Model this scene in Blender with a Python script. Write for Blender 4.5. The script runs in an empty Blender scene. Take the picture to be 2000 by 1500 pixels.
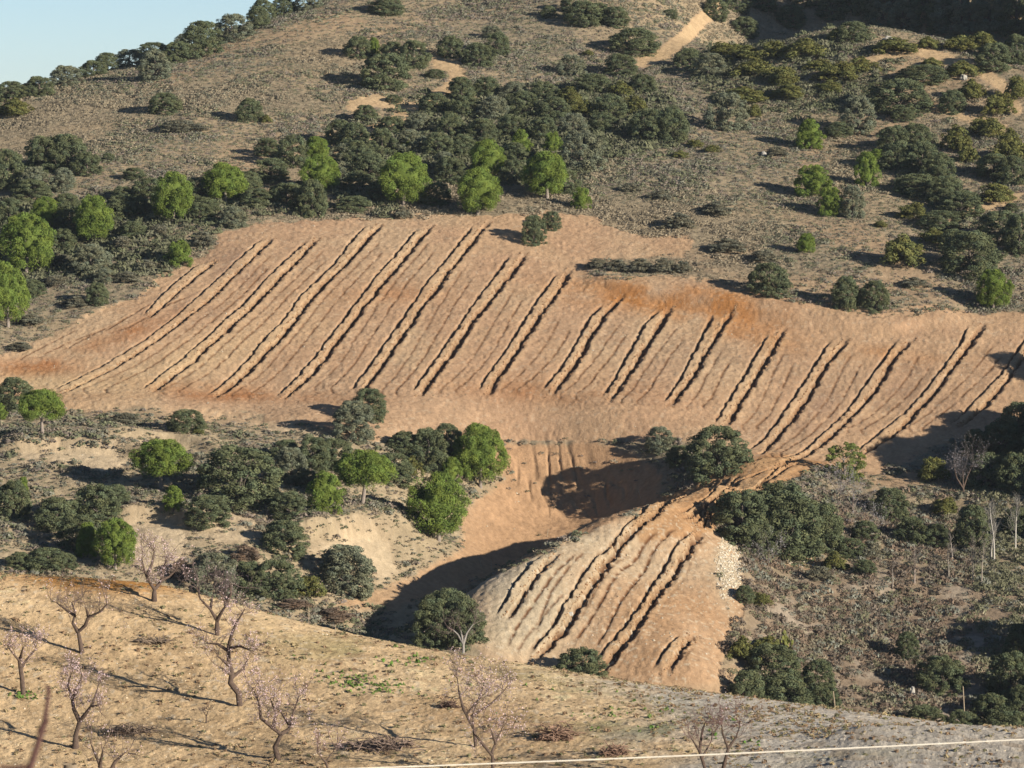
import bpy, math, random
import numpy as np
from mathutils import Vector
rng = np.random.default_rng(7)
S = bpy.context.scene
COL = S.collection

# ------------------------------------------------------------------ camera
F = 1000.0/math.tan(math.radians(7.5))           # focal length in units of a 2000-wide frame
PITCH = math.atan(500.0/F)
cam_d = bpy.data.cameras.new('camera'); cam = bpy.data.objects.new('camera', cam_d); COL.objects.link(cam)
cam.rotation_euler = (math.radians(90)-PITCH, 0, 0)
cam_d.sensor_width = 36; cam_d.lens = 18/math.tan(math.radians(7.5))
cam_d.clip_start = 0.5; cam_d.clip_end = 6000
cam_d.dof.use_dof = True; cam_d.dof.focus_distance = 340; cam_d.dof.aperture_fstop = cam_d.lens/9.0
S.camera = cam

# ------------------------------------------------------------------ sun, sky, exposure
SUN_EL, SUN_AZ = 16.6, 36.5          # elevation; azimuth: degrees from +x towards the camera side (-y)
to_sun = Vector((math.cos(math.radians(SUN_AZ))*math.cos(math.radians(SUN_EL)),
                 -math.sin(math.radians(SUN_AZ))*math.cos(math.radians(SUN_EL)), math.sin(math.radians(SUN_EL))))
sun_d = bpy.data.lights.new('sun', 'SUN'); sun = bpy.data.objects.new('sun', sun_d); COL.objects.link(sun)
sun_d.energy = 5.0; sun_d.angle = math.radians(0.5); sun_d.color = (1.0, 0.90, 0.76)
sun.rotation_euler = to_sun.to_track_quat('Z', 'Y').to_euler()
W = bpy.data.worlds.new('World'); S.world = W; W.use_nodes = True
wn = W.node_tree; bg = wn.nodes['Background']
sky = wn.nodes.new('ShaderNodeTexSky'); sky.sky_type = 'NISHITA'; sky.sun_disc = False
sky.sun_elevation = math.radians(SUN_EL)
sky.sun_rotation = math.atan2(to_sun.x, to_sun.y)
sky.air_density = 0.70; sky.dust_density = 0.12; sky.ozone_density = 2.1; sky.altitude = 1500
wn.links.new(sky.outputs[0], bg.inputs[0]); bg.inputs[1].default_value = 0.064
S.view_settings.view_transform = 'Standard'; S.view_settings.look = 'None'
S.view_settings.gamma = 1.0; S.view_settings.exposure = 0.78; S.view_settings.use_curve_mapping = False
S.cycles.max_bounces = 4; S.cycles.diffuse_bounces = 2; S.cycles.transparent_max_bounces = 4

# ------------------------------------------------------------------ photo coordinates <-> world
CP, SP = math.cos(PITCH), math.sin(PITCH)
def ray(u, v):                       # direction with y = 1 through a point of the 2000x1500 photo
    a, b = (u-1000)/F, (v-750)/F
    d = np.array([a, CP - b*SP, -SP - b*CP])
    return d/d[1]
def proj(x, y, z):
    d = y*CP - z*SP
    return 1000 + F*x/d, 750 - F*(y*SP + z*CP)/d

# ------------------------------------------------------------------ noise
def _h(ix, iy, seed):
    n = (ix.astype(np.int64)*374761393 + iy.astype(np.int64)*668265263 + seed*982451653) & 0xffffffff
    n = ((n ^ (n >> 13))*1274126177) & 0xffffffff
    n = ((n ^ (n >> 16))*2246822519) & 0xffffffff
    return ((n ^ (n >> 15)) & 0xffff)/65535.0
def vn(x, y, s, seed=0):             # value noise in 0..1, cell size s
    x = x/s; y = y/s
    ix = np.floor(x); iy = np.floor(y); fx = x-ix; fy = y-iy
    fx = fx*fx*(3-2*fx); fy = fy*fy*(3-2*fy)
    a = _h(ix, iy, seed); b = _h(ix+1, iy, seed); c = _h(ix, iy+1, seed); d = _h(ix+1, iy+1, seed)
    return (a*(1-fx)+b*fx)*(1-fy) + (c*(1-fx)+d*fx)*fy
def fbm(x, y, s, o=4, seed=0, g=0.5):
    r = 0; a = 1; t = 0
    for k in range(o):
        r = r + a*vn(x*(1+.013*k)+17*k, y+31*k, s/2**k, seed+k); t += a; a *= g
    return r/t
def sst(a, b, x):
    t = np.clip((x-a)/(b-a), 0, 1); return t*t*(3-2*t)

# ------------------------------------------------------------------ large land forms: points of the ground (photo u, v, distance y)
CTRL = [
 # near orchard hill
 (-250,1115,158),(0,1122,157),(300,1140,156),(500,1192,154),(650,1237,152),(800,1276,149.5),(1000,1318,146),(1200,1372,142),
 (1400,1402,139),(1600,1427,136),(1800,1456,133.5),(2000,1482,131.5),(2250,1510,129),
 (-250,1500,134),(0,1500,134),(500,1500,133),(1000,1500,131),(1500,1500,129),(2000,1520,127),(2250,1540,126),
 (0,1300,145),(500,1350,142.5),(1000,1410,138),
 # left lower slope
 (-250,1090,300),(0,1105,300),(220,1110,301),(450,1160,300),(650,1180,303),(640,1232,296),(800,1250,300),(0,950,322),(300,1000,316),(250,880,333),(0,860,336),
 (500,1080,307),(600,1000,319),(500,870,337),(100,800,348),(-250,800,350),(400,806,348),(700,850,341),(620,1085,310),(850,1050,323),(760,1000,325),
 # gully floor and eroded bank
 (850,1165,313),(930,1070,332),(1050,1010,343),(950,1000,338),(1150,985,345.5),(1000,862,350),(1150,860,349.5),(980,930,345.5),(1100,1040,340),(1000,1080,334),(905,1168,316),(800,1215,303),
 # lower ploughed mound
 (1290,985,314),(1200,1020,308),(1100,1062,302.5),(1000,1108,298.5),(940,1140,296.5),(950,1270,285),(900,1255,286.5),(1030,1310,284.5),(1200,1335,283.5),(1400,1320,286),(1350,1200,296),(1250,1100,304),(1400,1045,315),(1440,1150,303),(1040,1180,292.5),(1150,1170,295),(1120,1260,288),(1000,1240,287.5),
 (1400,950,324),(1500,910,337),(1350,985,318),(1450,955,327),(1330,900,343),
 # right lower slope
 (1450,1380,286),(1700,1400,288),(2000,1420,289),(2250,1420,288),(1550,1250,300),(1900,1270,301),(1700,1150,313),(2000,1150,314),(1550,1090,317),(1700,1000,332),(2000,985,334),(2250,985,334),(1700,905,345),(1900,870,351),(2250,830,355),
 # ploughed field
 (1450,868,347.5),(1200,835,350),(900,815,350.5),(500,805,349.5),(0,720,358),(-250,740,352),(200,640,366.5),(330,540,380),(450,445,392.5),(700,432,396),(1000,430,396.5),(1150,520,386),
 (1300,600,376),(1500,640,371.5),(1750,655,370.5),(1950,640,373),(2250,640,374),(600,600,373.5),(1000,650,368.5),(1500,760,359),(1900,740,362.5),(400,700,360.5),(800,720,359.5),(1700,800,357),(1200,740,359.5),
 # upper hill
 (-300,400,402),(0,560,380),(100,400,404),(150,300,424),(0,260,440),(300,250,436),(300,350,411),(500,300,424),(500,150,458),(700,250,437),(700,100,472),(900,150,461),(900,300,425),
 (900,10,500),(1300,10,502),(1300,200,452),(1300,400,404),(1300,300,425),(1350,530,384),(1600,560,380),(1900,570,380),(1600,200,452),(1600,300,429),(1900,300,429),(1600,430,401),(1900,430,402),(2250,430,402),(2250,200,450),(1100,200,450),(1100,350,414),
 (1350,118,473),(1500,86,477),(1650,56,480),(1800,72,478),(2000,100,474),(2250,110,473),
 (0,198,458),(-300,260,455),(120,170,465),(250,140,472),(420,90,482),(490,50,490),(600,18,498),(700,-20,508),(1000,-60,520),(1300,-60,522),
]
WORLD = [ # ground that the photo hides
 (-40,167,-23),(-20,167,-24),(0,163,-24),(20,158,-25),(-50,185,-31),(0,185,-33),(40,180,-34),(-60,230,-43),(0,230,-46),(60,230,-48),(-60,275,-41.5),(0,272,-45.5),(60,265,-47),(25,150,-24.5),(8.5,328,-36),(2,322,-37.2),(-3,314,-38.3),(12.5,333,-34.3),
 (30,502,4),(60,502,4),(90,505,6),(36,530,15),(60,533,18),(90,535,18),(60,560,34),(30,560,34),(-90,500,-2),(-70,510,-6),(-50,520,-4),(-30,535,2),(-60,580,-35),(-20,580,-5),(-120,560,-50),(-120,455,-6),
 (0,2,-1.7),(0,8,-2.6),(-30,8,-2.6),(30,8,-2.8),(0,20,-5.4),(-30,20,-5.2),(30,20,-5.6),(0,60,-13.5),(-40,60,-13),(40,60,-14),(0,100,-21),(-45,100,-21),(45,100,-21),(0,0,-1.6),
]
pts = [ray(u, v)*Y for u, v, Y in CTRL] + [np.array(w, float) for w in WORLD]
pts = np.array(pts)
def _sx(p): return p[..., 0]/60.0, p[..., 1]/60.0
px_, py_ = _sx(pts)
def U(r2): return np.where(r2 > 0, r2*np.log(np.maximum(r2, 1e-12)), 0.0)
n_ = len(pts)
K_ = U((px_[:, None]-px_[None])**2 + (py_[:, None]-py_[None])**2) + np.eye(n_)*2e-4
P_ = np.stack([np.ones(n_), px_, py_], 1)
A_ = np.block([[K_, P_], [P_.T, np.zeros((3, 3))]])
w_ = np.linalg.solve(A_, np.concatenate([pts[:, 2], np.zeros(3)]))
GX, GY = np.arange(-230, 231, 1.0), np.arange(-4, 701, 1.0)
gx, gy = np.meshgrid(GX, GY)
BASE = np.empty(gx.shape)
for r in range(0, len(GY), 40):
    a, b = gx[r:r+40]/60, gy[r:r+40]/60
    q = U((a[..., None]-px_)**2 + (b[..., None]-py_)**2)
    BASE[r:r+40] = q @ w_[:n_] + w_[n_] + w_[n_+1]*a + w_[n_+2]*b
# land outside the frame: unseen eastern rises added for their shade, then everything falls away to the plain
BASE += 35*np.exp(-((gx-96)/16)**2 - ((gy-484)/27)**2)
BASE += 14*np.exp(-((gx-76)/11)**2 - ((gy-321)/12)**2)
fade = np.clip((np.abs(gx)-120)/110, 0, 1); fade = fade*fade*(3-2*fade)
BASE = BASE*(1-fade) + fade*np.clip(BASE, -60, 30)
def base(x, y):
    fx = np.clip(np.asarray(x, float)+230, 0, len(GX)-1.001); fy = np.clip(np.asarray(y, float)+4, 0, len(GY)-1.001)
    ix = fx.astype(int); iy = fy.astype(int); fx = fx-ix; fy = fy-iy
    b = (BASE[iy, ix]*(1-fx)+BASE[iy, ix+1]*fx)*(1-fy) + (BASE[iy+1, ix]*(1-fx)+BASE[iy+1, ix+1]*fx)*fy
    return b
def hit(u, v, near=False, y0=None, hfun=None):
    """first point of the ground seen through (u, v); near: the orchard hill, else the land beyond its crest"""
    hfun = hfun or base
    d = ray(u, v)
    Ys = np.arange(60, 170, .1) if near else np.arange(y0 or 276, 640, .15)
    g = d[2]*Ys - hfun(d[0]*Ys, Ys)
    k = np.argmax(g < 0)
    if not (g < 0).any(): k = int(np.argmin(g))
    return np.array([d[0]*Ys[k], Ys[k], float(hfun(d[0]*Ys[k], Ys[k]))])
# ------------------------------------------------------------------ plough furrows, traced: dark trench (right) and foot of its ridge (left)
FUR = [  # (trench line, left foot line, ridge height, trench half width)
 ([(427,507),(381,540),(360,559),(325,591),(283,627)], [(420,504),(378,524),(336,557),(304,590),(278,618)], .42, .18),
 ([(535,463),(490,508),(444,550),(416,580),(385,606),(350,633),(301,668),(269,690),(224,718),(196,732),(115,776)],
  [(516,464),(476,498),(430,540),(381,585),(336,625),(290,660),(252,683),(217,706),(175,729),(101,767)], .36, .20),
 ([(623,463),(574,515),(541,550),(507,585),(486,606),(455,633),(430,657),(399,683),(378,704),(350,725),(322,750),(294,771)],
  [(600,471),(560,505),(518,547),(476,592),(451,613),(420,645),(388,673),(350,704),(315,732),(276,767)], .36, .26),
 ([(744,437),(722,463),(695,491),(671,519),(630,559),(609,582),(577,624),(546,661),(518,690),(490,722),(458,750),(413,785)],
  [(716,440),(685,473),(655,511),(623,543),(588,578),(546,634),(514,662),(490,697),(455,732),(400,778)], .33, .29),
 ([(844,440),(804,486),(772,524),(744,557),(730,575),(706,606),(685,633),(647,683),(623,715),(595,745),(549,785)],
  [(818,445),(769,501),(734,540),(702,582),(671,624),(637,668),(612,702),(574,743),(535,778)], .33, .29),
 ([(954,433),(930,463),(902,498),(877,529),(856,561),(832,591),(811,617),(790,650),(762,690),(741,718),(713,760),(700,780)],
  [(921,444),(895,477),(867,512),(835,550),(804,596),(779,631),(751,673),(720,715),(685,762)], .30, .29),
 ([(1026,493),(1003,529),(975,564),(951,596),(923,627),(902,662),(874,701),(849,736),(818,776)],
  [(993,500),(965,543),(937,578),(905,624),(881,659),(846,708),(804,767)], .28, .31),
 ([(1115,526),(1101,550),(1077,585),(1052,620),(1031,652),(1010,685),(986,720),(965,750),(950,778)],
  [(1087,536),(1052,582),(1028,620),(1007,655),(975,704),(951,736),(932,766)], .28, .29),
 ([(1217,575),(1198,596),(1175,624),(1150,661),(1133,697),(1108,731),(1075,776)],
  [(1175,596),(1147,627),(1122,676),(1091,725),(1057,766)], .30, .31),
 ([(1310,598),(1287,641),(1266,668),(1241,711),(1217,746),(1189,787)],
  [(1290,603),(1259,634),(1241,666),(1220,704),(1196,746),(1175,776)], .26, .31),
 ([(1433,606),(1412,634),(1387,676),(1366,715),(1338,757),(1308,797)],
  [(1395,611),(1366,666),(1342,715),(1314,764),(1296,788)], .24, .29),
 ([(1533,641),(1513,676),(1496,708),(1471,746),(1450,781),(1415,836)],
  [(1499,655),(1475,697),(1447,746),(1415,795),(1384,846)], .28, .29),
 ([(1657,659),(1618,708),(1601,732),(1580,771),(1552,813),(1510,858),(1484,888)],
  [(1625,661),(1597,704),(1566,753),(1538,795),(1510,834),(1466,876)], .36, .30),
 ([(1783,661),(1748,697),(1720,746),(1702,771),(1664,813),(1632,844),(1580,884),(1520,912),(1440,943),(1380,962)],
  [(1758,657),(1720,711),(1685,760),(1650,806),(1597,856),(1527,896),(1450,925),(1400,940)], .42, .29),
 ([(1923,631),(1895,676),(1860,718),(1825,767),(1790,806),(1755,841),(1716,869),(1678,891)],
  [(1893,636),(1874,676),(1839,722),(1800,771),(1765,809),(1720,844),(1672,882)], .42, .28),
 ([(2032,650),(2000,698),(1965,743),(1930,788),(1867,839)],
  [(2012,648),(1985,690),(1954,732),(1912,778),(1847,839)], .40, .24),
 ([(2150,630),(2100,700),(2060,760),(2000,830)], [(2125,630),(2080,700),(2040,760),(1978,830)], .40, .24),
 # lower mound
 ([(1090,1082),(1054,1118),(1027,1151),(1006,1184),(985,1212)], [(1080,1070),(1040,1100),(1008,1139),(985,1176),(965,1206)], .55, .22),
 ([(1348,962),(1288,998),(1264,1016),(1234,1043),(1210,1067),(1186,1100),(1168,1130),(1129,1184),(1105,1226),(1074,1262),(1040,1300)],
  [(1330,955),(1255,1000),(1210,1043),(1168,1084),(1138,1124),(1099,1181),(1078,1226),(1044,1262),(1030,1290)], .24, .30),
 ([(1372,1040),(1345,1079),(1318,1115),(1291,1154),(1264,1190),(1235,1240),(1200,1283),(1176,1322)],
  [(1348,1037),(1315,1076),(1297,1103),(1276,1136),(1258,1169),(1225,1215),(1200,1247),(1160,1296)], .22, .30),
 ([(1356,1238),(1329,1277),(1302,1322)], [(1326,1242),(1296,1277),(1264,1325)], .34, .24),
 ([(1560,905),(1500,940),(1440,975),(1395,1000),(1360,1030)], [(1566,898),(1506,932),(1446,966),(1402,990),(1366,1020)], .15, .12),
 ([(1500,905),(1440,932),(1385,950),(1320,978),(1290,992)], [(1494,900),(1430,927),(1375,945),(1310,972),(1280,986)], .25, .14),
 # ramp between field and mound
 ([(1505,928),(1440,958),(1392,975),(1330,1012)], [(1515,914),(1440,945),(1392,962),(1322,1000)], .20, .18),
 ([(1470,955),(1400,985),(1345,1020)], [(1480,945),(1410,972),(1350,1005)], .15, .12),
]
# thin wheel and tine tracks (photo polylines), depth
TRK = []
for i in range(1, 15):
    R, L = FUR[i][0], FUR[i+1][1]
    vR = [p[1] for p in R]; vL = [p[1] for p in L]
    lo, hi = max(vR[0], vL[0])+25, min(vR[-1], vL[-1])-4
    if i == 13: hi = 840
    for fr, dd in ((.36, .10), (.66, .12)):
        line = []
        for v in np.linspace(lo+20*(fr > .5), hi, 12):
            a = np.interp(v, vR, [p[0] for p in R]); b = np.interp(v, vL, [p[0] for p in L])
            t = (v-lo)/(hi-lo)
            k = fr + .10*math.sin(3*t+i) - .12*(t > .85)*(t-.85)/.15
            line.append((a+(b-a)*k, v))
        a_, v_ = line[-1]; line += [(a_+2, v_+7), (a_+10, v_+13), (a_+26, v_+18)]
        TRK.append((line, dd))
TRK += [([(1288,1034),(1255,1070),(1216,1112),(1180,1165),(1150,1215),(1120,1260)], .16),([(1324,1031),(1270,1088),(1240,1139),(1207,1184),(1186,1226),(1165,1270)], .2),
 ([(1236,1060),(1200,1105),(1160,1160),(1130,1215)], .08),([(1150,1075),(1110,1110),(1080,1150),(1060,1190),(1045,1240)], .12),([(1130,1080),(1085,1120),(1050,1165),(1015,1215),(990,1270)], .14),
 ([(1110,1150),(1070,1190),(1040,1230),(1000,1290)], .10),([(1395,1050),(1340,1120),(1290,1190),(1240,1260),(1195,1325)], .05),([(1360,1262),(1330,1305)], .08),
 ([(375,1/1*575),(320,600),(250,640),(200,655)], .2),([(300,590),(240,625),(200,652)], .2),([(230,630),(160,665),(110,690)], .2),([(215,640),(130,672),(60,705)], .15),([(160,640),(80,680),(20,712)], .12)]

# ------------------------------------------------------------------ outlines on the ground (photo coordinates)
FIELD = [(-80,748),(-60,728),(0,697),(100,652),(200,607),(270,577),(330,533),(400,497),(440,452),(520,430),(700,427),(860,424),(1000,416),(1100,412),(1170,432),(1240,452),(1350,470),(1330,500),(1150,515),(1150,542),
         (1350,545),(1480,575),(1600,600),(1700,618),(1850,608),(1960,612),(2150,618),(2160,800),(2050,835),(1930,858),(1830,868),(1800,890),(1700,935),(1600,918),(1500,915),(1440,880),(1340,865),(1290,858),(1200,865),(1000,865),(860,842),(770,856),
         (700,850),(610,838),(480,812),(400,822),(270,800),(200,812),(100,800),(-80,772)]
RAMP = [(1500,885),(1620,905),(1560,935),(1420,1000),(1390,1040),(1250,1060),(1230,1010),(1290,975),(1380,935)]
MOUND = [(1290,985),(1390,1035),(1445,1065),(1440,1150),(1462,1185),(1420,1250),(1400,1330),(1300,1335),(1200,1345),(1040,1322),(960,1290),(930,1260),(950,1200),(900,1170),(940,1140),(1080,1070),(1200,1020)]
GULLY = [(930,870),(1200,868),(1290,930),(1290,985),(1100,1060),(900,1150),(780,1190),(640,1190),(740,1150),(800,1120),(900,1075),(905,1000),(990,930)]
def pmask(u, v, poly, soft, jit=0.0):
    """soft inside-mask of a photo outline; soft in photo pixels"""
    P = np.array(poly, float)
    m = np.zeros(u.shape)
    sel = (u > P[:, 0].min()-soft*2-30) & (u < P[:, 0].max()+soft*2+30) & (v > P[:, 1].min()-soft*2-30) & (v < P[:, 1].max()+soft*2+30)
    uu, vv = u[sel], v[sel]
    inside = np.zeros(uu.shape, bool); dist = np.full(uu.shape, 1e9)
    for i in range(len(P)):
        x1, y1 = P[i]; x2, y2 = P[(i+1) % len(P)]
        if y1 != y2:
            c = ((y1 > vv) != (y2 > vv)) & (uu < (x2-x1)*(vv-y1)/(y2-y1)+x1); inside ^= c
        dx, dy = x2-x1, y2-y1
        t = np.clip(((uu-x1)*dx+(vv-y1)*dy)/(dx*dx+dy*dy+1e-9), 0, 1)
        dist = np.minimum(dist, np.hypot(uu-x1-t*dx, vv-y1-t*dy))
    sd = np.where(inside, dist, -dist)
    if jit is not 0.0: sd = sd + jit[sel]
    m[sel] = sst(-soft, soft, sd)
    return m
def lmask(u, v, line, w, soft):
    P = np.array(line, float); m = np.zeros(u.shape)
    sel = (u > P[:, 0].min()-w-soft) & (u < P[:, 0].max()+w+soft) & (v > P[:, 1].min()-w-soft) & (v < P[:, 1].max()+w+soft)
    uu, vv = u[sel], v[sel]; dist = np.full(uu.shape, 1e9)
    for i in range(len(P)-1):
        x1, y1 = P[i]; x2, y2 = P[i+1]; dx, dy = x2-x1, y2-y1
        t = np.clip(((uu-x1)*dx+(vv-y1)*dy)/(dx*dx+dy*dy+1e-9), 0, 1)
        dist = np.minimum(dist, np.hypot(uu-x1-t*dx, vv-y1-t*dy))
    m[sel] = 1-sst(w, w+soft, dist)
    return m
def blob(u, v, cu, cv, ru, rv, ang=0.0):
    a = math.radians(ang); du, dv = u-cu, v-cv
    p = (du*math.cos(a)+dv*math.sin(a))/ru; q = (-du*math.sin(a)+dv*math.cos(a))/rv
    return np.exp(-(p*p+q*q))

# sandy tracks and bare strips on the far hill: (line, half width, kind)
TRACKS = [([(1420,-20),(1385,25),(1340,70),(1300,100),(1255,122)], 11), ([(858,118),(888,130),(896,150),(872,180),(830,205),(790,228),(745,250),(722,262)], 12),
          ([(1810,205),(1880,225),(1960,250)], 6), ([(1990,382),(1930,400),(1870,425),(1835,450)], 6), ([(1640,130),(1700,118),(1790,95)], 5),([(1800,100),(1900,130),(1960,170),(1985,215)], 8),
          ([(690,208),(735,196),(800,212)], 9),([(655,300),(648,270)], 8)]
BAREP = [ # mostly bare ground: (outline, softness, strength)
 ([(0,1118),(300,1120),(300,1160),(0,1160)], 10, .0),
 ([(-50,770),(100,795),(400,806),(620,830),(640,850),(480,835),(300,812),(100,800),(-50,790)], 10, 1.0),
 ([(30,878),(120,872),(220,880),(260,905),(200,930),(100,905),(40,905)], 10, .9),
 ([(230,870),(340,865),(370,885),(300,895)], 8, .8),
 ([(240,1020),(330,1015),(370,1040),(360,1100),(290,1120),(240,1080)], 12, .95),
 ([(380,1030),(480,1005),(500,1050),(440,1070),(390,1060)], 12, .85),
 ([(430,985),(500,1000),(495,1035),(440,1030)], 12, .8),
 ([(600,1075),(700,1040),(760,1050),(790,1110),(740,1150),(730,1120),(640,1080)], 12, .95),
 ([(640,1180),(760,1150),(800,1170),(720,1195),(650,1195)], 8, .9),
 ([(1540,430),(1680,440),(1740,470),(1800,520),(1900,600),(1700,610),(1450,560),(1340,520),(1500,545),(1700,530),(1620,480)], 22, .55),
 ([(1400,1045),(1450,1065),(1452,1170),(1420,1160)], 6, 1.0),
 ([(1200,1345),(1440,1300),(1440,1380),(1380,1410),(1240,1385)], 14, .75),
 ([(1530,1085),(1590,1085),(1600,1112),(1540,1115)], 8, .9),
 ([(1700,935),(1830,905),(1800,960),(1700,965)], 12, .8),
 ([(560,60),(640,20),(720,40),(600,75),(480,90),(400,130),(330,165),(300,160),(420,90)], 20, .55),
 ([(700,60),(760,40),(1000,20),(820,60),(700,90)], 20, .4),
 ([(440,280),(640,255),(660,300),(520,330),(430,380),(420,320)], 20, .4),
 ([(800,205),(860,200),(800,240),(730,262)], 10, .6),
 ([(1760,100),(1900,130),(1990,200),(1960,260),(1880,240),(1800,215),(1720,240),(1640,270),(1600,260),(1760,190),(1700,150)], 14, .35),
 ([(1560,290),(1760,225),(1780,250),(1640,300),(1560,330)], 14, .45),
 ([(1280,500),(1480,470),(1480,500),(1330,520)], 14, .4),
]
def bare_far(u, v, nz):
    b = np.zeros(u.shape)
    j = (nz-.5)*30
    for p in (FIELD, RAMP, MOUND): b = np.maximum(b, pmask(u, v, p, 6, j*.8)*.97)
    b = np.maximum(b, pmask(u, v, GULLY, 8, j)*(.95-.22*blob(u, v, 1100, 925, 130, 50)))
    for l, w in TRACKS: b = np.maximum(b, lmask(u+j*.2, v, l, w, 7))
    for p, s, k in BAREP: b = np.maximum(b, k*pmask(u, v, p, s, j))
    return b

# ------------------------------------------------------------------ the ground grid (fan-shaped so that far cells stay small enough)
def rows(a, b, s): return np.arange(a, b, s)
YS = np.concatenate([rows(-3, 6, .5), rows(6, 40, 1.0), rows(40, 126, 2.0), rows(126, 160, .085), rows(160, 168, .3), rows(168, 278, 2.0), rows(278, 400, .2), rows(400, 484, .28), rows(484, 560, .8),
                     rows(560, 690, 4), 690*1.25**np.arange(0, 9)])
tf = np.linspace(-.158, .158, 1150)
tw = .158 + .004*(1.22**np.arange(1, 26)-1)/.22
TS = np.concatenate([-tw[::-1], tf, tw])
yy, tt = np.meshgrid(YS, TS, indexing='ij')
xx = tt*np.maximum(yy, 12.0)*np.where(np.abs(tt) > .158, 1.0, 1.0)
# keep enough width near the camera and off to the sides
far_side = np.clip((np.abs(tt)-.158)/.6, 0, 1)
xx = xx + np.sign(tt)*far_side*40
zz = base(xx, yy)
outer = sst(200, 600, np.abs(xx)) + sst(620, 900, yy); outer = np.clip(outer, 0, 1)
zz = zz*(1-outer) + outer*(-60)
uu, vv = proj(xx, np.maximum(yy, 1), zz)
near = yy < 165
fn = (yy > 277) & (yy < 560) & (np.abs(tt) < .17)
rough = fbm(xx, yy, 5.0, 5, 3)
def sub(mask, fun, *a):               # evaluate a function only on masked grid cells
    out = np.zeros(xx.shape); i = mask; out[i] = fun(*[q[i] if isinstance(q, np.ndarray) else q for q in a]); return out
NZ = vn(xx, yy, 1.6, 11)*.5 + vn(xx, yy, .5, 12)*.3 + vn(xx, yy, 5, 13)*.2
def M(poly, soft=4, jit=1.0):
    out = np.zeros(xx.shape); out[fn] = pmask(uu[fn], vv[fn], poly, soft, (NZ[fn]-.5)*30*jit); return out
mF = M(FIELD, 3, .8); mR = M(RAMP, 3, .3); mM = M(MOUND, 3, .4); mG = M(GULLY, 8, 1)
BARE = np.zeros(xx.shape); BARE[fn] = bare_far(uu[fn], vv[fn], NZ[fn])
till = np.clip(mF+mR+mM, 0, 1)
# general unevenness
dz = (fbm(xx, yy, 9, 3, 21)-.5)*.7*(1-till)*(~near) + (rough-.5)*.35*(1-till*.75)
dz += (vn(xx, yy, .7, 31)-.5)*.10*(1-.5*till) + (vn(xx, yy, .3, 32)-.5)*(.06+.05*till)
dz *= np.where(yy > 560, 0, 1)*np.where(yy < 120, .6, 1)
# orchard: ploughed slightly along the contour
orow = near & (yy > 120)
dz = np.where(near, dz*.45, dz)
dz += np.where(orow, .02*np.sin((yy*1.0+xx*.35+.9*vn(xx, yy, 3, 40))*6.0)*vn(xx, yy, 6, 41) + (vn(xx, yy, .20, 42)-.5)*.03 + (vn(xx, yy, .1, 43)-.5)*.03, 0)
# greyish furrows on the right-hand end of the near hill
rr = np.where(orow, sst(1560, 1700, uu)*sst(1415, 1440, vv), 0)
dz += rr*.34*np.abs(np.sin((yy*1.15 + xx*.55)*2.6))
# eroded bank of the gully: rills running down
w0 = vn(xx, yy, 1.3, 57)
gb = np.where(fn, blob(uu, vv, 1110, 935, 130, 60), 0)
rill = np.abs(vn(xx*1.0+yy*.25+.8*w0, yy*.3, 1.1, 51)-.5)*2
dz -= gb*(1-sst(0, .35, rill))*.42
dz += gb*(rough-.5)*1.0
# tine marks on the gully floor
gf = mG*np.where(fn, blob(uu, vv, 1010, 1000, 110, 60), 0)
dz += gf*.014*np.sin((xx*1.0-yy*.30)*11)
# terrace steps in the left slope and on the right
def step(line, h, w=1.2):             # a small scarp whose top edge follows a photo line
    L3 = np.array([hit(a, b) for a, b in line]); k = np.argsort(L3[:, 0]); L3 = L3[k]
    yl = np.interp(xx, L3[:, 0], L3[:, 1]); inr = sst(L3[0, 0]-3, L3[0, 0]+1, xx)*(1-sst(L3[-1, 0]-1, L3[-1, 0]+3, xx))*fn
    d = yy-yl+(vn(xx, yy, 4, 58)-.5)*1.6
    return inr*h*(sst(-w, 0, d)-sst(0, 9, d))
dz += step([(20,880),(120,873),(220,882),(300,900)], 1.0)+step([(230,868),(340,862),(420,880)], .7)+step([(240,1020),(330,1015),(380,1030)], 1.3)+step([(600,1050),(700,1040),(780,1052)], 1.5)
dz += step([(1600,1155),(1750,1150),(2000,1160)], .5)+step([(1700,985),(1850,985),(2000,990)], .6)+step([(-40,792),(150,796),(400,802),(600,818)], .35, 1.2)
dz += step([(1180,562),(1350,592),(1500,622),(1700,640),(1850,632)], .7, 2.0)
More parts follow.
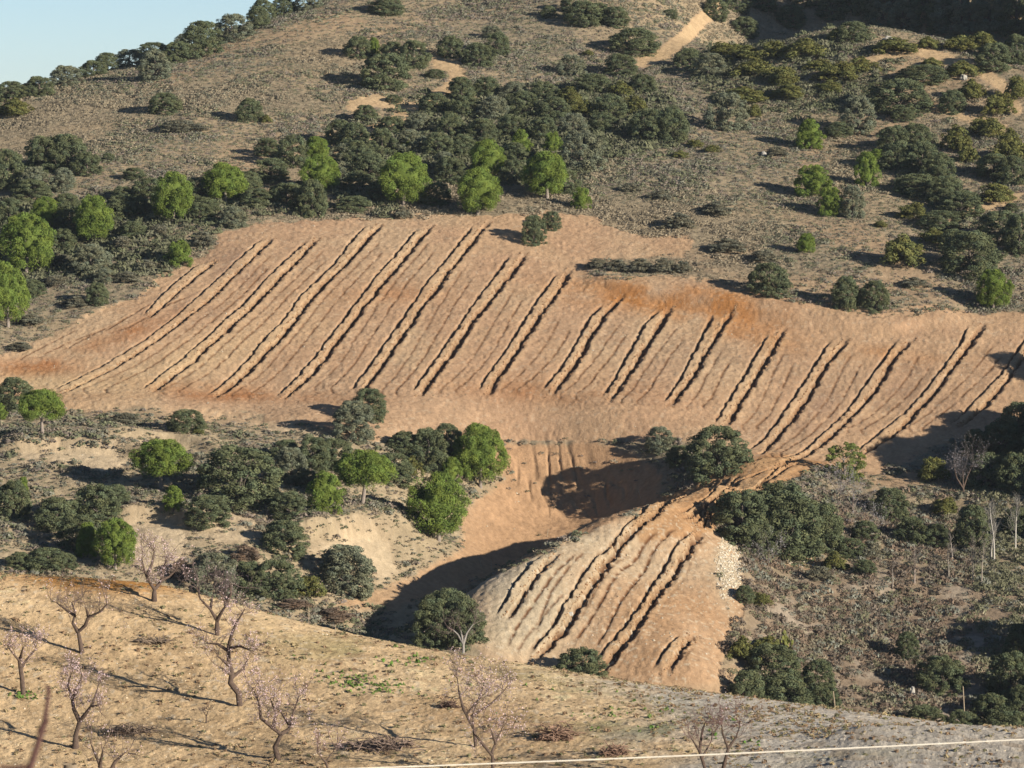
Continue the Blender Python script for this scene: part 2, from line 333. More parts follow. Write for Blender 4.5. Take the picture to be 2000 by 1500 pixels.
# trenches and ridges
def world_line(L):
    w = np.array([hit(a, b)[:2] for a, b in L]); w = w[np.argsort(w[:, 1])]; return w
FURROW_SHADE = np.zeros(xx.shape); PALE = np.zeros(xx.shape)
w4 = sst(.15, .75, vn(xx*.5, yy, .42, 64)); w1 = vn(xx, yy, .55, 61); w2 = vn(xx, yy, .28, 62); w3 = vn(xx*.3, yy, 2.2, 63)
for fi, (R, L, H, tw_) in enumerate(FUR):
    wr, wl = world_line(R), world_line(L)
    r0, r1 = np.searchsorted(YS, wr[0, 1]-2), np.searchsorted(YS, wr[-1, 1]+2)
    y = YS[r0:r1]
    xr = np.interp(y, wr[:, 1], wr[:, 0]); xl = np.interp(y, wl[:, 1], wl[:, 0])
    # carry the end slopes on
    xl = np.minimum(xl, xr-.5); W_ = (xr-xl)[:, None]
    c0, c1 = np.searchsorted(tf, (xr/y).min()-.014), np.searchsorted(tf, (xr/y).max()+.014)
    c0 += len(tw); c1 += len(tw)
    sl = (slice(r0, r1), slice(c0, c1))
    wig = (w3[sl]-.5)*.22 + (w1[sl]-.5)*.06
    s = xx[sl]-xr[:, None]+wig
    s = s + .12*(vn(xx[sl], yy[sl], .8, 70+fi)-.5) + .17*(vn(xx[sl]*.4, yy[sl], .33, 170+fi)-.5)
    e = (sst(wr[0, 1]-.3, wr[0, 1]+2.5, y)*(1-sst(wr[-1, 1]-2.5, wr[-1, 1]+.3, y)))[:, None]
    eL = (sst(wl[0, 1]-.3, wl[0, 1]+2.0, y)*(1-sst(wl[-1, 1]-1.5, wl[-1, 1]+.5, y)))[:, None]*e
    hh = H*(.75+.5*vn(np.zeros_like(y), y, 4, 80+fi))[:, None]
    s0 = xx[sl]-xr[:, None]+(w3[sl]-.5)*.10+(vn(xx[sl]*.3, yy[sl], .45, 65)-.5)*.14
    ridge = sst(-W_-.04, -W_+.06, s0)*np.clip(1-(s0+W_)/(W_-.12), 0, 1)**.8
    twd = tw_*(.34+.85*w4[sl])*(.75+.5*w3[sl])
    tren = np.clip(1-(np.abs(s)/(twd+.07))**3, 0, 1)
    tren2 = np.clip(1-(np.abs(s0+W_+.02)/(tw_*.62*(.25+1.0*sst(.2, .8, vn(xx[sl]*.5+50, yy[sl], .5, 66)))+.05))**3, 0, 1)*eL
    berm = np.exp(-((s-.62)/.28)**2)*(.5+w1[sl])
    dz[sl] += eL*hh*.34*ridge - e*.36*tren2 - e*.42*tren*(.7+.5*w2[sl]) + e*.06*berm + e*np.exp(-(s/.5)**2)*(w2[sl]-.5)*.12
    FURROW_SHADE[sl] = np.maximum(FURROW_SHADE[sl], e*tren*.95)  # trench shade goes into the soil colour
    FURROW_SHADE[sl] = np.maximum(FURROW_SHADE[sl], e*tren2*.9)
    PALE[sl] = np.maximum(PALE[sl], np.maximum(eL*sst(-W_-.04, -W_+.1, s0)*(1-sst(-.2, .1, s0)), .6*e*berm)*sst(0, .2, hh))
for li, (L, dd) in enumerate(TRK):
    wr = world_line(L)
    r0, r1 = np.searchsorted(YS, wr[0, 1]), np.searchsorted(YS, wr[-1, 1])
    y = YS[r0:r1]
    if len(y) < 3: continue
    xr = np.interp(y, wr[:, 1], wr[:, 0])
    c0, c1 = np.searchsorted(tf, (xr/y).min()-.006)+len(tw), np.searchsorted(tf, (xr/y).max()+.006)+len(tw)
    sl = (slice(r0, r1), slice(c0, c1))
    s = xx[sl]-xr[:, None]+(w3[sl]-.5)*.12+(w1[sl]-.5)*.08
    e = (sst(wr[0, 1], wr[0, 1]+1.5, y)*(1-sst(wr[-1, 1]-1.5, wr[-1, 1], y)))[:, None]
    dz[sl] += .65*e*(-dd*1.1*np.exp(-(s/.10)**2)*(.3+w2[sl]) + dd*.12*np.exp(-((s-.35)/.2)**2)+dd*.12*np.exp(-((s+.35)/.25)**2))
    FURROW_SHADE[sl] = np.maximum(FURROW_SHADE[sl], e*np.exp(-(s/.13)**2)*.9*np.minimum(dd/.12, 1.3)*sst(.1, .5, w4[sl]+.15))  # shade of the narrow grooves, carried by colour
zz = zz+dz
# ragged turning marks along the foot of the rows
def ground(x, y):                      # height of the finished ground
    x = np.asarray(x, float); y = np.asarray(y, float)
    ry = np.interp(y, YS, np.arange(len(YS))); t = x/np.maximum(y, 12.0); ct = np.interp(t, tf, np.arange(len(tf)))+len(tw)
    iy = np.clip(ry.astype(int), 0, len(YS)-2); ix = np.clip(ct.astype(int), 0, xx.shape[1]-2); fy = ry-iy; fx = ct-ix
    g = (zz[iy, ix]*(1-fx)+zz[iy, ix+1]*fx)*(1-fy)+(zz[iy+1, ix]*(1-fx)+zz[iy+1, ix+1]*fx)*fy
    return np.where(np.abs(t) < .157, g, base(x, y))

# ------------------------------------------------------------------ soil colours; the darkest also paints shade into trenches and tracks
def c3(*c): return np.array(c, float)
TAN, ORANGE, RED, PALEC = c3(.55,.37,.225), c3(.50,.235,.085), c3(.40,.19,.085), c3(.62,.46,.27)
PINKB, GREYB, CREAM, SHADE_EARTH = c3(.38,.25,.165), c3(.40,.35,.28), c3(.68,.56,.38), c3(.20,.10,.05)
SCRUBS, DRY = c3(.36,.295,.20), c3(.46,.35,.22)
Cc = np.empty(xx.shape+(3,)); Cc[:] = SCRUBS
big = fbm(xx, yy, 14, 3, 90); med = fbm(xx, yy, 3.5, 4, 95)
def mix(m, c):
    m = np.clip(m, 0, 1)[..., None]; Cc[:] = Cc*(1-m) + c*m
def B(*a): return np.where(fn, blob(uu, vv, *a), 0)
mix(sst(.4, .62, big)*.5, DRY)
mix(BARE*.9, TAN)
left = np.where(fn, (1-sst(800, 1000, uu))*sst(800, 860, vv), 0)
mix(left*BARE*.85, CREAM); mix(left*(1-BARE)*.85, c3(.48,.385,.25))
mix(till, TAN)
trk_ = np.zeros(xx.shape)
for l_, w_t in TRACKS: trk_[fn] = np.maximum(trk_[fn], lmask(uu[fn], vv[fn], l_, w_t*.8, 8))
mix(trk_*.75, PALEC)
nzm = .55+.9*(med-.5)*2
mix(mF*sst(.42,.62,big)*.45, c3(.56,.42,.27))
mix(mF*sst(.45,.65,fbm(xx,yy,7,4,97))*.4, c3(.47,.29,.18))
mix(mF*nzm*B(430,530,150,60,-38)*1.3, PINKB)
mix(mF*nzm*B(1700,790,260,60,-12)*1.1, PINKB)
mix(mF*nzm*(B(700,520,260,50)*.45+B(1000,600,150,40)*.3+B(1420,690,200,26,6)*.6), PINKB)
mix(mF*nzm*(B(1300,590,190,26,6)*1.5+B(1450,640,120,30,10)*1.1+B(1720,690,140,16,4)*.7), ORANGE)
mix(mF*nzm*(B(760,575,110,16)*.7+B(330,755,230,16,3)*.8+B(430,780,260,12)*.8+B(1080,765,190,22,4)*1.1+B(150,690,200,18,-22)*1.0+B(60,715,120,14)*.8+B(1500,905,90,14)), RED)
mix(mF*B(330,720,220,40,-18)*.5+mF*B(60,750,120,20)*.8, PALEC)
mix(mG*.75, c3(.50,.31,.175)); mix(mG*B(720,1110,50,40)*.8, PALEC)
mix(mM*nzm*(B(1290,1190,130,90)*1.1+B(1200,1290,160,50)), c3(.50,.31,.17))
mix(mM*(B(1020,1180,110,130)*1.2+B(1180,1050,110,45)*.7+B(1300,1110,130,35,0)*.5)*(.5+med), c3(.61,.50,.345))
mix(mM*B(960,1120,60,35)*.6, GREYB)
mix(B(1425,1110,26,62)*1.5*sst(.35,.5,NZ), c3(.58,.47,.32))
mix(mR*.6, c3(.48,.26,.11))
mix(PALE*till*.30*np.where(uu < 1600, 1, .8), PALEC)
mix(FURROW_SHADE*till, SHADE_EARTH)  # dark turned soil, with trench and track shade painted in
rl = np.where(fn, sst(1420, 1500, uu)*sst(1080, 1180, vv), 0)
mix(rl*(1-BARE)*.8, c3(.33,.25,.18)); mix(rl*sst(.60, .72, fbm(xx, yy, 3, 4, 99)+.06*blob(uu,vv,1850,1380,160,60))*.40, c3(.48,.43,.35))
# near hill
gn = np.clip(med, 0, 1)
Cn = c3(.84,.63,.38)*np.ones(Cc.shape)
def mixn(m, c):
    m = np.clip(m, 0, 1)[..., None]; Cn[:] = Cn*(1-m)+c*m
Bn = lambda *a: blob(uu, vv, *a)
mixn(sst(.45, .7, big)*.35, c3(.50,.34,.18)); mixn(Bn(230,1130,210,26,2)*1.3*(.5+med), c3(.52,.27,.09))
mixn(Bn(950,1400,200,60,12)*.8*sst(.3,.6,med), c3(.52,.34,.19))
mixn(sst(1150, 1450, uu+(med-.5)*500-(vv-1400)*.8)*.9, c3(.60,.56,.49))
mixn(sst(.5, .66, med)*(Bn(1080,1370,380,45,12)+Bn(1500,1445,250,22,8)*.6+Bn(800,1300,250,30,12)*.6)*.6, c3(.22,.25,.09))
mixn(sst(.55, .68, fbm(xx, yy, .8, 3, 88))*.35, c3(.33,.22,.12))
Cc[near] = Cn[near]
fine = (vn(xx, yy, .35, 101)*.5+vn(xx, yy, 1.1, 102)*.3+vn(xx, yy, .16, 103)*.2)
Cc *= (.74+.54*fine)[..., None]
peb = sst(.74, .90, vn(xx, yy, .22, 104))*np.where(near, .9, np.clip(till*.4+mM*.7+left*.3, 0, 1))
Cc[:] = Cc*(1-peb[..., None]*.6)+c3(.72,.62,.46)*peb[..., None]*.6
Cc = np.clip(Cc, 0.01, .85)

# ------------------------------------------------------------------ materials
ALB = .66                              # overall reflectance
def attr_mat(name, attr='tint', rough=1.0, bump=0.0, scale=3.0, trans=0.0, vary=.25, emis=None):
    m = bpy.data.materials.new(name); m.use_nodes = True; nt = m.node_tree; N = nt.nodes
    N.clear(); out = N.new('ShaderNodeOutputMaterial')
    a = N.new('ShaderNodeAttribute'); a.attribute_name = attr
    tex = N.new('ShaderNodeTexNoise'); tex.inputs['Scale'].default_value = scale; tex.inputs['Detail'].default_value = 6; tex.inputs['Roughness'].default_value = .7
    geo = N.new('ShaderNodeNewGeometry'); nt.links.new(geo.outputs['Position'], tex.inputs['Vector'])
    mr = N.new('ShaderNodeMapRange'); mr.inputs['From Min'].default_value = .25; mr.inputs['From Max'].default_value = .75; mr.inputs['To Min'].default_value = ALB*(1-vary); mr.inputs['To Max'].default_value = ALB*(1+vary)
    nt.links.new(tex.outputs['Fac'], mr.inputs['Value'])
    mul = N.new('ShaderNodeVectorMath'); mul.operation = 'SCALE'; nt.links.new(a.outputs['Color'], mul.inputs[0]); nt.links.new(mr.outputs[0], mul.inputs['Scale'])
    b = N.new('ShaderNodeBsdfDiffuse'); b.inputs['Roughness'].default_value = .4
    nt.links.new(mul.outputs[0], b.inputs['Color'])
    if bump:
        bp = N.new('ShaderNodeBump'); bp.inputs['Strength'].default_value = 1.0; bp.inputs['Distance'].default_value = bump
        nt.links.new(tex.outputs['Fac'], bp.inputs['Height']); nt.links.new(bp.outputs[0], b.inputs['Normal'])
    last = b
    if trans:
        t = N.new('ShaderNodeBsdfTranslucent'); nt.links.new(mul.outputs[0], t.inputs['Color']); mx = N.new('ShaderNodeMixShader'); mx.inputs[0].default_value = trans
        nt.links.new(b.outputs[0], mx.inputs[1]); nt.links.new(t.outputs[0], mx.inputs[2]); last = mx
    nt.links.new(last.outputs[0], out.inputs['Surface'])
    return m
def mesh_np(name, V, Fq, col=None, mat=None, smooth=False, cdom='POINT'):
    """mesh from numpy vertices and equal-sized faces; col: per vertex or per face rgb"""
    me = bpy.data.meshes.new(name); V = np.asarray(V, np.float32); Fq = np.asarray(Fq, np.int32)
    k = Fq.shape[1]
    me.vertices.add(len(V)); me.vertices.foreach_set('co', V.ravel())
    me.loops.add(Fq.size); me.loops.foreach_set('vertex_index', Fq.ravel())
    me.polygons.add(len(Fq)); me.polygons.foreach_set('loop_start', np.arange(0, Fq.size, k, dtype=np.int32))
    me.polygons.foreach_set('loop_total', np.full(len(Fq), k, np.int32))
    if smooth: me.polygons.foreach_set('use_smooth', np.ones(len(Fq), bool))
    me.update(calc_edges=True)
    if col is not None:
        at = me.color_attributes.new('tint', 'FLOAT_COLOR', 'POINT') if cdom == 'POINT' else me.attributes.new('tint', 'FLOAT_COLOR', 'FACE')
        c4 = np.ones((len(col), 4), np.float32); c4[:, :3] = col; at.data.foreach_set('color', c4.ravel())
    if mat: me.materials.append(mat)
    return me
def link(name, me, parent=None):
    o = bpy.data.objects.new(name, me); COL.objects.link(o)
    if parent: o.parent = parent
    return o
def tag(o, label=None, cat=None, group=None, kind=None):
    if label: o['label'] = label
    if cat: o['category'] = cat
    if group: o['group'] = group
    if kind: o['kind'] = kind
    return o
soil = attr_mat('soil', bump=.12, scale=3.6, vary=.20)

# split the sheet into its named grounds; they share their border vertices' positions
nr, nc = xx.shape
idx = np.arange(nr*nc).reshape(nr, nc)
Q = np.stack([idx[:-1, :-1], idx[:-1, 1:], idx[1:, 1:], idx[1:, :-1]], -1).reshape(-1, 4)
def cell(m): return m[:-1, :-1].ravel()
reg = np.zeros(len(Q), int)
reg[cell((mG > .5))] = 4
reg[cell(mM > .5)] = 2
reg[cell((mF > .5) | (mR > .5))] = 1
reg[cell(near)] = 3
tr_ = np.zeros(xx.shape); 
for l, w in TRACKS[:2]: tr_[fn] = np.maximum(tr_[fn], lmask(uu[fn], vv[fn], l, w, 6))
reg[cell(tr_ > .5)] = 5
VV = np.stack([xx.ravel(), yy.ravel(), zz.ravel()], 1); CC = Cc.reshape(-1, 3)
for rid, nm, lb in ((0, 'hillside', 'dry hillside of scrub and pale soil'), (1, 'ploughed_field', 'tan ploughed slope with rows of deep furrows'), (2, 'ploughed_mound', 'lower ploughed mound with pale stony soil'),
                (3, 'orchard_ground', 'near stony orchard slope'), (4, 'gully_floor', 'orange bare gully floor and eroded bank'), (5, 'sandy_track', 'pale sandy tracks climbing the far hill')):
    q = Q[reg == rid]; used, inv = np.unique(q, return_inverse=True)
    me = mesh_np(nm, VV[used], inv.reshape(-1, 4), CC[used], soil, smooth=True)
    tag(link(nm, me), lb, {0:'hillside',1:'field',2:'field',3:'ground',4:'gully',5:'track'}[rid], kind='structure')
# ------------------------------------------------------------------ foliage
def unit(a): return a/np.maximum(np.linalg.norm(a, axis=-1, keepdims=True), 1e-9)
def leaves(cen, rad, K, size, r, up=0.0, spike=0.0, base_tint=(1, 1, 1), tvar=.25, flat=.75):
    """K leaf sprays round each clump centre; returns verts, quads, face tints"""
    n = len(cen); d = unit(r.normal(size=(n, K, 3)) + np.array([0, 0, up])); d[..., 2] = d[..., 2]*flat
    p = cen[:, None]+d*rad[:, None, None]*(.70+.38*r.random((n, K, 1)))
    p = p.reshape(-1, 3); nn = unit(d.reshape(-1, 3)+.42*r.normal(size=(n*K, 3)))
    ax = unit(np.cross(nn, unit(r.normal(size=(n*K, 3)))))
    if spike: ax = unit(ax*.6 + spike*(np.array([0, 0, 1.0])+.5*d.reshape(-1, 3)) - 0)
    bx = unit(np.cross(nn, ax)); s = size*(.6+.8*r.random((n*K, 1)))
    a, b = ax*s*(1.0+spike*.8), bx*s*(.62 if not spike else .38)
    V = np.stack([p-a, p+b, p+a, p-b], 1).reshape(-1, 3)
    Fq = np.arange(len(V)).reshape(-1, 4)
    t = 1+tvar*(r.random((n, 1, 1))-.5)*2*np.ones((n, K, 1))+.18*(r.random((n, K, 1))-.5)
    hue = (r.random((n, 1, 1))-.5)*.16
    C = np.concatenate([t*(1+hue), t, t*(1-hue)], -1).reshape(-1, 3)*np.array(base_tint)
    return V, Fq, C
PINE = (.255, .345, .080)
def crown(kind, seed):
    """a crown one unit wide and one unit high, foot at z = 0"""
    r = np.random.default_rng(seed)
    def shell(n, zlo, prof, fill=.25):
        ph = r.random(n)*2*np.pi; z = zlo+(1-zlo)*r.random(n)
        R = prof(z)*(.90+.11*np.sin(ph*2+seed)+.10*np.sin(ph*5+seed*2.3)+.07*np.sin(z*11+ph*3+seed))
        k = np.where(r.random(n) < fill, r.random(n)**.5, .88+.16*r.random(n))
        return np.stack([R*k*np.cos(ph), R*k*np.sin(ph), z], 1)
    if kind in 'PU':
        zl = .2 if kind == 'P' else .42
        zm = zl+.40*(1-zl)
        prof = lambda z: .44*np.sqrt(np.clip(1-np.where(z > zm, (z-zm)/(1.0-zm), (zm-z)/(1.25*(zm-zl)+.001))**2, .02, 1))
        cen = shell(185, zl, prof, .15); cen[:, 2] = cen[:, 2]*.94
        rad = .055+.050*r.random(len(cen))
        V, Q_, C = leaves(cen, rad, 145, .0138, r, up=.7, spike=.25, base_tint=PINE, tvar=.26, flat=1.0)
    elif kind == 'Q':
        prof = lambda z: .44*np.clip(1-((z-.3)/.74)**2, .02, 1)**.6
        cen = shell(110, .06, prof, .2); cen[:, 2] *= .93
        rad = .06+.045*r.random(len(cen))
        V, Q_, C = leaves(cen, rad, 120, .0185, r, up=.7, spike=.3, base_tint=PINE, tvar=.26, flat=1.0)
    elif kind in 'OG':
        a0 = .40+.05*r.random()
        prof = lambda z: a0*np.clip(1-((z-.33)/.70)**2, .02, 1)**.5
        cen = shell(200, -.14, prof, .15)
        lob = r.normal(size=(4, 3))*.18; lob[:, 2] = abs(lob[:, 2])+.4
        for L in lob: cen = cen+np.exp(-((cen-L)**2).sum(1, keepdims=True)/.05)*(L*[1, 1, .4]-np.array([0, 0, .15]))*.20
        cen[:, 2] = cen[:, 2]*.93
        rad = .05+.06*r.random(len(cen))
        bt = (.200, .232, .125) if kind == 'O' else (.28, .30, .20)
        V, Q_, C = leaves(cen, rad, 115, .0165, r, up=.35, base_tint=bt, tvar=.22)
    elif kind == 'Y':
        prof = lambda z: .42*np.clip(1-((z-.4)/.66)**2, .02, 1)**.5
        cen = shell(90, 0, prof, .4); rad = .06+.06*r.random(len(cen))
        V, Q_, C = leaves(cen, rad, 70, .022, r, up=.5, base_tint=(.24, .29, .085), tvar=.25)
    else:                                # J, S, B: low cushions
        prof = lambda z: .44*np.clip(1-(z/1.05)**2, .02, 1)**.5
        n = 95; ph = r.random(n)*2*np.pi; k = np.sqrt(r.random(n)); R = .43*k*(.8+.25*np.sin(ph*3+seed)+.15*np.sin(ph*5+seed*2))
        cen = np.stack([R*np.cos(ph), R*np.sin(ph), .80*np.sqrt(np.clip(1-k**2*.95, 0, 1))*(.6+.5*r.random(n))-.02], 1)
        rad = .065+.075*r.random(n)
        bt = {'J': (.235, .240, .085), 'S': (.27, .26, .185), 'B': (.30, .22, .16)}[kind]
        V, Q_, C = leaves(cen, rad, 70, .026, r, up=.5, base_tint=bt, tvar=.32)
    if kind in 'PUQ':                    # dense inner foliage
        n1, n2 = 14, 9; th, fi_ = np.meshgrid(np.arange(n1)*2*np.pi/n1, np.linspace(-1.3, 1.35, n2)); z0 = {'P': .60, 'U': .70, 'Q': .50}.get(kind, .42); hz = {'P': .27, 'U': .16, 'Q': .34}.get(kind, .36)
        R = .25*(1+.16*np.sin(3*th+seed)+.1*np.sin(5*th+2*fi_)); Vc = np.stack([R*np.cos(fi_)*np.cos(th), R*np.cos(fi_)*np.sin(th), z0+hz*np.sin(fi_)], -1).reshape(-1, 3)
        i, j = np.meshgrid(np.arange(n2-1), np.arange(n1), indexing='ij'); j2 = (j+1) % n1; i, j, j2 = i.ravel(), j.ravel(), j2.ravel()
        Fc = np.stack([i*n1+j, i*n1+j2, (i+1)*n1+j2, (i+1)*n1+j], 1)
        Q_ = np.concatenate([Q_, Fc+len(V)]); V = np.concatenate([V, Vc]); C = np.concatenate([C, np.ones((len(Fc), 3))*C.mean(0)*.8])
    return V, Q_, C
leaf = attr_mat('leaf', trans=.20, scale=.9, vary=.14)
bark = attr_mat('bark', scale=9, vary=.35, bump=.02)
CR = {}
for k, n in (('P', 5), ('U', 2), ('Q', 4), ('O', 7), ('G', 4), ('Y', 1), ('J', 5), ('S', 4), ('B', 2)):
    CR[k] = [mesh_np('foliage', *crown(k, 100+17*i+ord(k)), leaf, cdom='FACE') for i in range(n)]
def tube(P, R, n=6):
    """tapered tube along points P with radii R"""
    P = np.asarray(P, float); m = len(P); T = unit(np.gradient(P, axis=0)); ref = np.array([.3, .9, .1])
    A = unit(np.cross(T, ref)); B_ = np.cross(T, A); an = np.arange(n)*2*np.pi/n
    V = P[:, None]+(A[:, None]*np.cos(an)[None, :, None]+B_[:, None]*np.sin(an)[None, :, None])*np.asarray(R)[:, None, None]
    i = np.arange(m-1)[:, None]*n; j = np.arange(n)[None]; j2 = (j+1) % n
    Fq = np.stack([i+j, i+j2, i+n+j2, i+n+j], -1).reshape(-1, 4)
    return V.reshape(-1, 3), Fq
def merge(parts):
    Vs, Fs, o = [], [], 0
    for V, Fq in parts: Vs.append(V); Fs.append(Fq+o); o += len(V)
    return np.concatenate(Vs), np.concatenate(Fs)
def trunk_mesh(seed, tall, col=(.26, .21, .17)):
    """trunk with a few limbs for a crown one unit high"""
    r = np.random.default_rng(seed); b = np.array([0, 0, -.06])
    top = np.array([r.normal()*.03, r.normal()*.03, .8 if tall else .7])
    P = [b+(top-b)*t+np.array([.02*math.sin(5*t+seed), .02*math.cos(4*t), 0]) for t in np.linspace(0, 1, 7)]
    parts = [tube(P, np.linspace(.040, .010, 7)*(1 if tall else 1.2))]
    for k in range(7):
        t = (.42 if tall else .2)+.4*r.random(); s = b+(top-b)*t; a = r.random()*6.28; L = .22+.1*r.random()
        d = np.array([math.cos(a), math.sin(a), .7+.3*r.random()])
        parts.append(tube([s, s+d*L*.5+[0, 0, .01], s+d*L], [.014, .009, .004], 4))
    V, Fq = merge(parts)
    return mesh_np('trunk', V, Fq, np.ones((len(V), 3))*col, bark, smooth=True)
TRUNK = {k: [trunk_mesh(s, k == 'tall', (.40, .34, .29) if k == 'tall' else (.20, .17, .14)) for s in range(3)] for k in ('tall', 'low')}

# every tree and shrub: name, category, crown code
KN = {'P': ('pine_tree', 'pine tree'), 'U': ('pine_tree', 'pine tree'), 'Q': ('young_pine', 'pine tree'), 'O': ('holm_oak', 'oak tree'), 'G': ('holm_oak', 'oak tree'),
      'Y': ('leafy_tree', 'tree'), 'J': ('kermes_shrub', 'shrub'), 'S': ('grey_shrub', 'shrub'), 'B': ('dry_shrub', 'shrub')}
cnt = 0
def plant(k, u, vb, w, h, label, group=None, y0=None):
    """stand a plant where the photo shows it: u, foot v, width and height in photo pixels"""
    global cnt; cnt += 1
    r = random.Random(cnt*7+3)
    if k in 'OG': w = w*1.05
    trunked = k in 'PU'
    vc = vb if trunked else vb-.13*w
    p = hit(u, vc, y0=y0); d = p[1]*CP-p[2]*SP
    sw = w/F*d*1.03; sh = (h-(0 if trunked else .06*w))/F*d*1.05
    p[2] = float(ground(p[0], p[1]))-.05*sh-(0 if trunked else .03*sw)
    nm, cat = KN[k]
    me = CR[k][r.randrange(len(CR[k]))]
    rz = r.random()*6.28; sc = (sw, sw, sh)
    if k in 'JSB':
        o = link(nm, me); o.location = p; o.rotation_euler.z = rz; o.scale = sc
        return tag(o, label, cat, group)
    e = link(nm, None); e.location = p; e.rotation_euler.z = rz; e.scale = sc; tag(e, label, cat, group)
    link('crown', me, e)
    link('trunk', TRUNK['tall' if k in 'PUY' else 'low'][r.randrange(3)], e)
    return e
ORD = 'leftmost second third fourth fifth sixth seventh eighth ninth tenth eleventh twelfth thirteenth'.split()
def grove(desc, group, items, y0=None):
    """look-alikes told apart by their order from the left"""
    items = sorted(items, key=lambda t: t[1])
    for i, it in enumerate(items):
        k, u, vb, w, h = it
        if i == len(items)-1 and i > 0: lab = 'rightmost of the '+desc
        else: lab = ('leftmost of the ' if i == 0 else ORD[i]+' from the left of the ')+desc
        plant(k, u, vb, w, h, lab, group, y0)

grove('dark oaks along the lower left of the skyline', 'oaks on the lower skyline', [('O',-30,225,70,42),('O',22,205,64,42),('O',75,197,64,46),('G',128,178,66,46),('O',182,158,56,40)])
grove('oaks on the skyline behind the lone rounded oak', 'oaks on the middle skyline', [('O',207,138,46,42),('G',252,122,60,42),('O',300,112,72,44),('O',345,128,60,48),('G',365,105,55,40)])
grove('tall skyline oaks right of the lone rounded oak', 'oaks on the upper skyline', [('O',392,118,78,78),('G',455,88,76,58),('O',505,62,48,46),('O',512,35,52,50),('O',555,30,56,42),('G',605,24,56,44)])
plant('G', 302, 166, 78, 64, 'lone rounded grey oak with bare trunk and long shadow below the skyline')
plant('J', 30, 236, 84, 44, 'yellowish green bush at the left edge just below the skyline')
plant('O', 322, 228, 64, 44, 'round dark shrub oak on the open slope below the lone oak')
plant('S', 355, 268, 105, 34, 'wide low grey bush mat on the open left hillside')
plant('O', 488, 246, 52, 50, 'upright dark oak bush right of the low grey mat on the hillside'); plant('J', 520, 246, 32, 20, 'tiny green shrub touching the upright oak bush')
grove('dark oaks in the clump on the left hillside', 'clump of oaks on the left hillside', [('O',15,375,70,80),('G',68,385,66,60),('O',88,345,84,74),('O',133,345,80,78),('O',170,352,56,50),('G',124,378,52,48)])
plant('O', 212, 320, 26, 18, 'tiny dark bush right of the left hillside oak clump'); plant('O', 262, 358, 42, 26, 'small dark bush on the slope behind the left pines')
# middle of the far hill
plant('O', 755, 36, 74, 44, 'dark oak at the top edge above the bare summit strip')
grove('oaks round the small yellow pine at the hill top', 'oaks beside the yellow pine', [('O',700,118,66,46),('O',765,124,52,44),('O',808,136,64,60)])
plant('Q', 730, 110, 28, 38, 'small yellow green pine between dark oaks near the hill top')
plant('O', 752, 186, 104, 76, 'largest dark oak beside the upper sandy track bend')
grove('oaks above the bend of the sandy track', 'oaks above the track bend', [('O',881,118,50,48),('O',933,136,60,50),('O',972,112,50,50),('G',961,78,40,28)])
plant('O', 850, 155, 38, 20, 'small bush inside the bend of the sandy track'); plant('O', 769, 206, 32, 18, 'small bush on the lower sandy track fork')
plant('O', 713, 245, 50, 38, 'dark bush left of the lower sandy track patch')
grove('dark oaks in the clump near the top centre', 'oak clump near the top', [('O',1072,38,30,26),('O',1112,28,40,34),('O',1138,60,76,52),('O',1168,50,50,40),('O',1200,60,58,42)])
plant('O', 1240, 114, 104, 58, 'wide dark oak just left of the upper sandy gully'); plant('O', 1308, 38, 30, 18, 'tiny oak bush high on the open slope at top')
plant('G', 1115, 152, 56, 44, 'olive coloured round bush standing alone above the thicket'); plant('O', 1213, 154, 68, 46, 'oak below the sandy gully mouth')
plant('J', 1148, 112, 26, 16, 'tiny green shrub above the olive coloured bush')
grove('oaks in the top row of the central thicket', 'thicket top row', [('O',900,204,64,52),('O',950,194,58,44),('G',1005,200,60,44),('O',1060,206,66,46),('J',1112,214,66,44),('O',1160,194,72,46),('J',1210,200,62,44),('O',1255,190,56,42)])
grove('oaks in the second row of the central thicket', 'thicket second row', [('O',850,228,66,46),('O',905,238,70,50),('G',965,243,68,52),('O',1020,238,72,56),('O',1080,244,64,54),('J',1132,234,66,50),('O',1190,240,74,58),('J',1240,230,60,46)])
grove('oaks in the third row of the central thicket', 'thicket third row', [('O',765,270,54,42),('G',818,270,64,48),('O',880,278,66,54),('O',940,284,68,52),('O',1000,278,64,52),('O',1060,282,64,52),('G',1120,274,64,54),('O',1178,268,62,48)])
grove('oaks in the bottom row of the central thicket', 'thicket bottom row', [('O',745,312,62,62),('G',800,310,62,54),('O',855,318,68,54),('O',905,315,64,50),('G',868,352,58,52),('G',1135,342,86,84)])
grove('oaks just right of the central thicket', 'oaks right of the thicket', [('O',1268,282,80,70),('O',1312,284,66,76)])
grove('dark oaks below the sandy patch left of the thicket', 'oaks left of the thicket', [('O',662,288,54,52),('O',692,300,62,60),('O',700,332,66,56),('G',672,330,56,48)])
# pines above the field
plant('P', 790, 402, 112, 104, 'tall round pine with pale trunk above the top edge of the field')
plant('S', 785, 432, 40, 30, 'low bush at the foot of the tall pine above the field')
plant('P', 935, 417, 102, 92, 'broad bright pine touching the top edge of the field')
plant('P', 952, 352, 86, 78, 'bright pine directly behind the broad pine at the field edge')
plant('P', 1066, 388, 98, 92, 'wide bright pine with trunk right of the broad pine at the field edge')
plant('Q', 1018, 312, 48, 56, 'small bright pine peeping from the thicket behind the wide pine'); plant('Q', 1080, 305, 44, 48, 'small yellow green pine against the thicket beside the grey oak')
plant('Q', 1135, 413, 42, 46, 'young round pine alone above the field corner'); plant('Q', 797, 305, 42, 34, 'young pine top just behind the tall round pine')
plant('P', 618, 322, 62, 56, 'upper of two stacked pines left of the tall pine'); plant('P', 626, 378, 82, 76, 'lower of two stacked pines left of the tall pine')
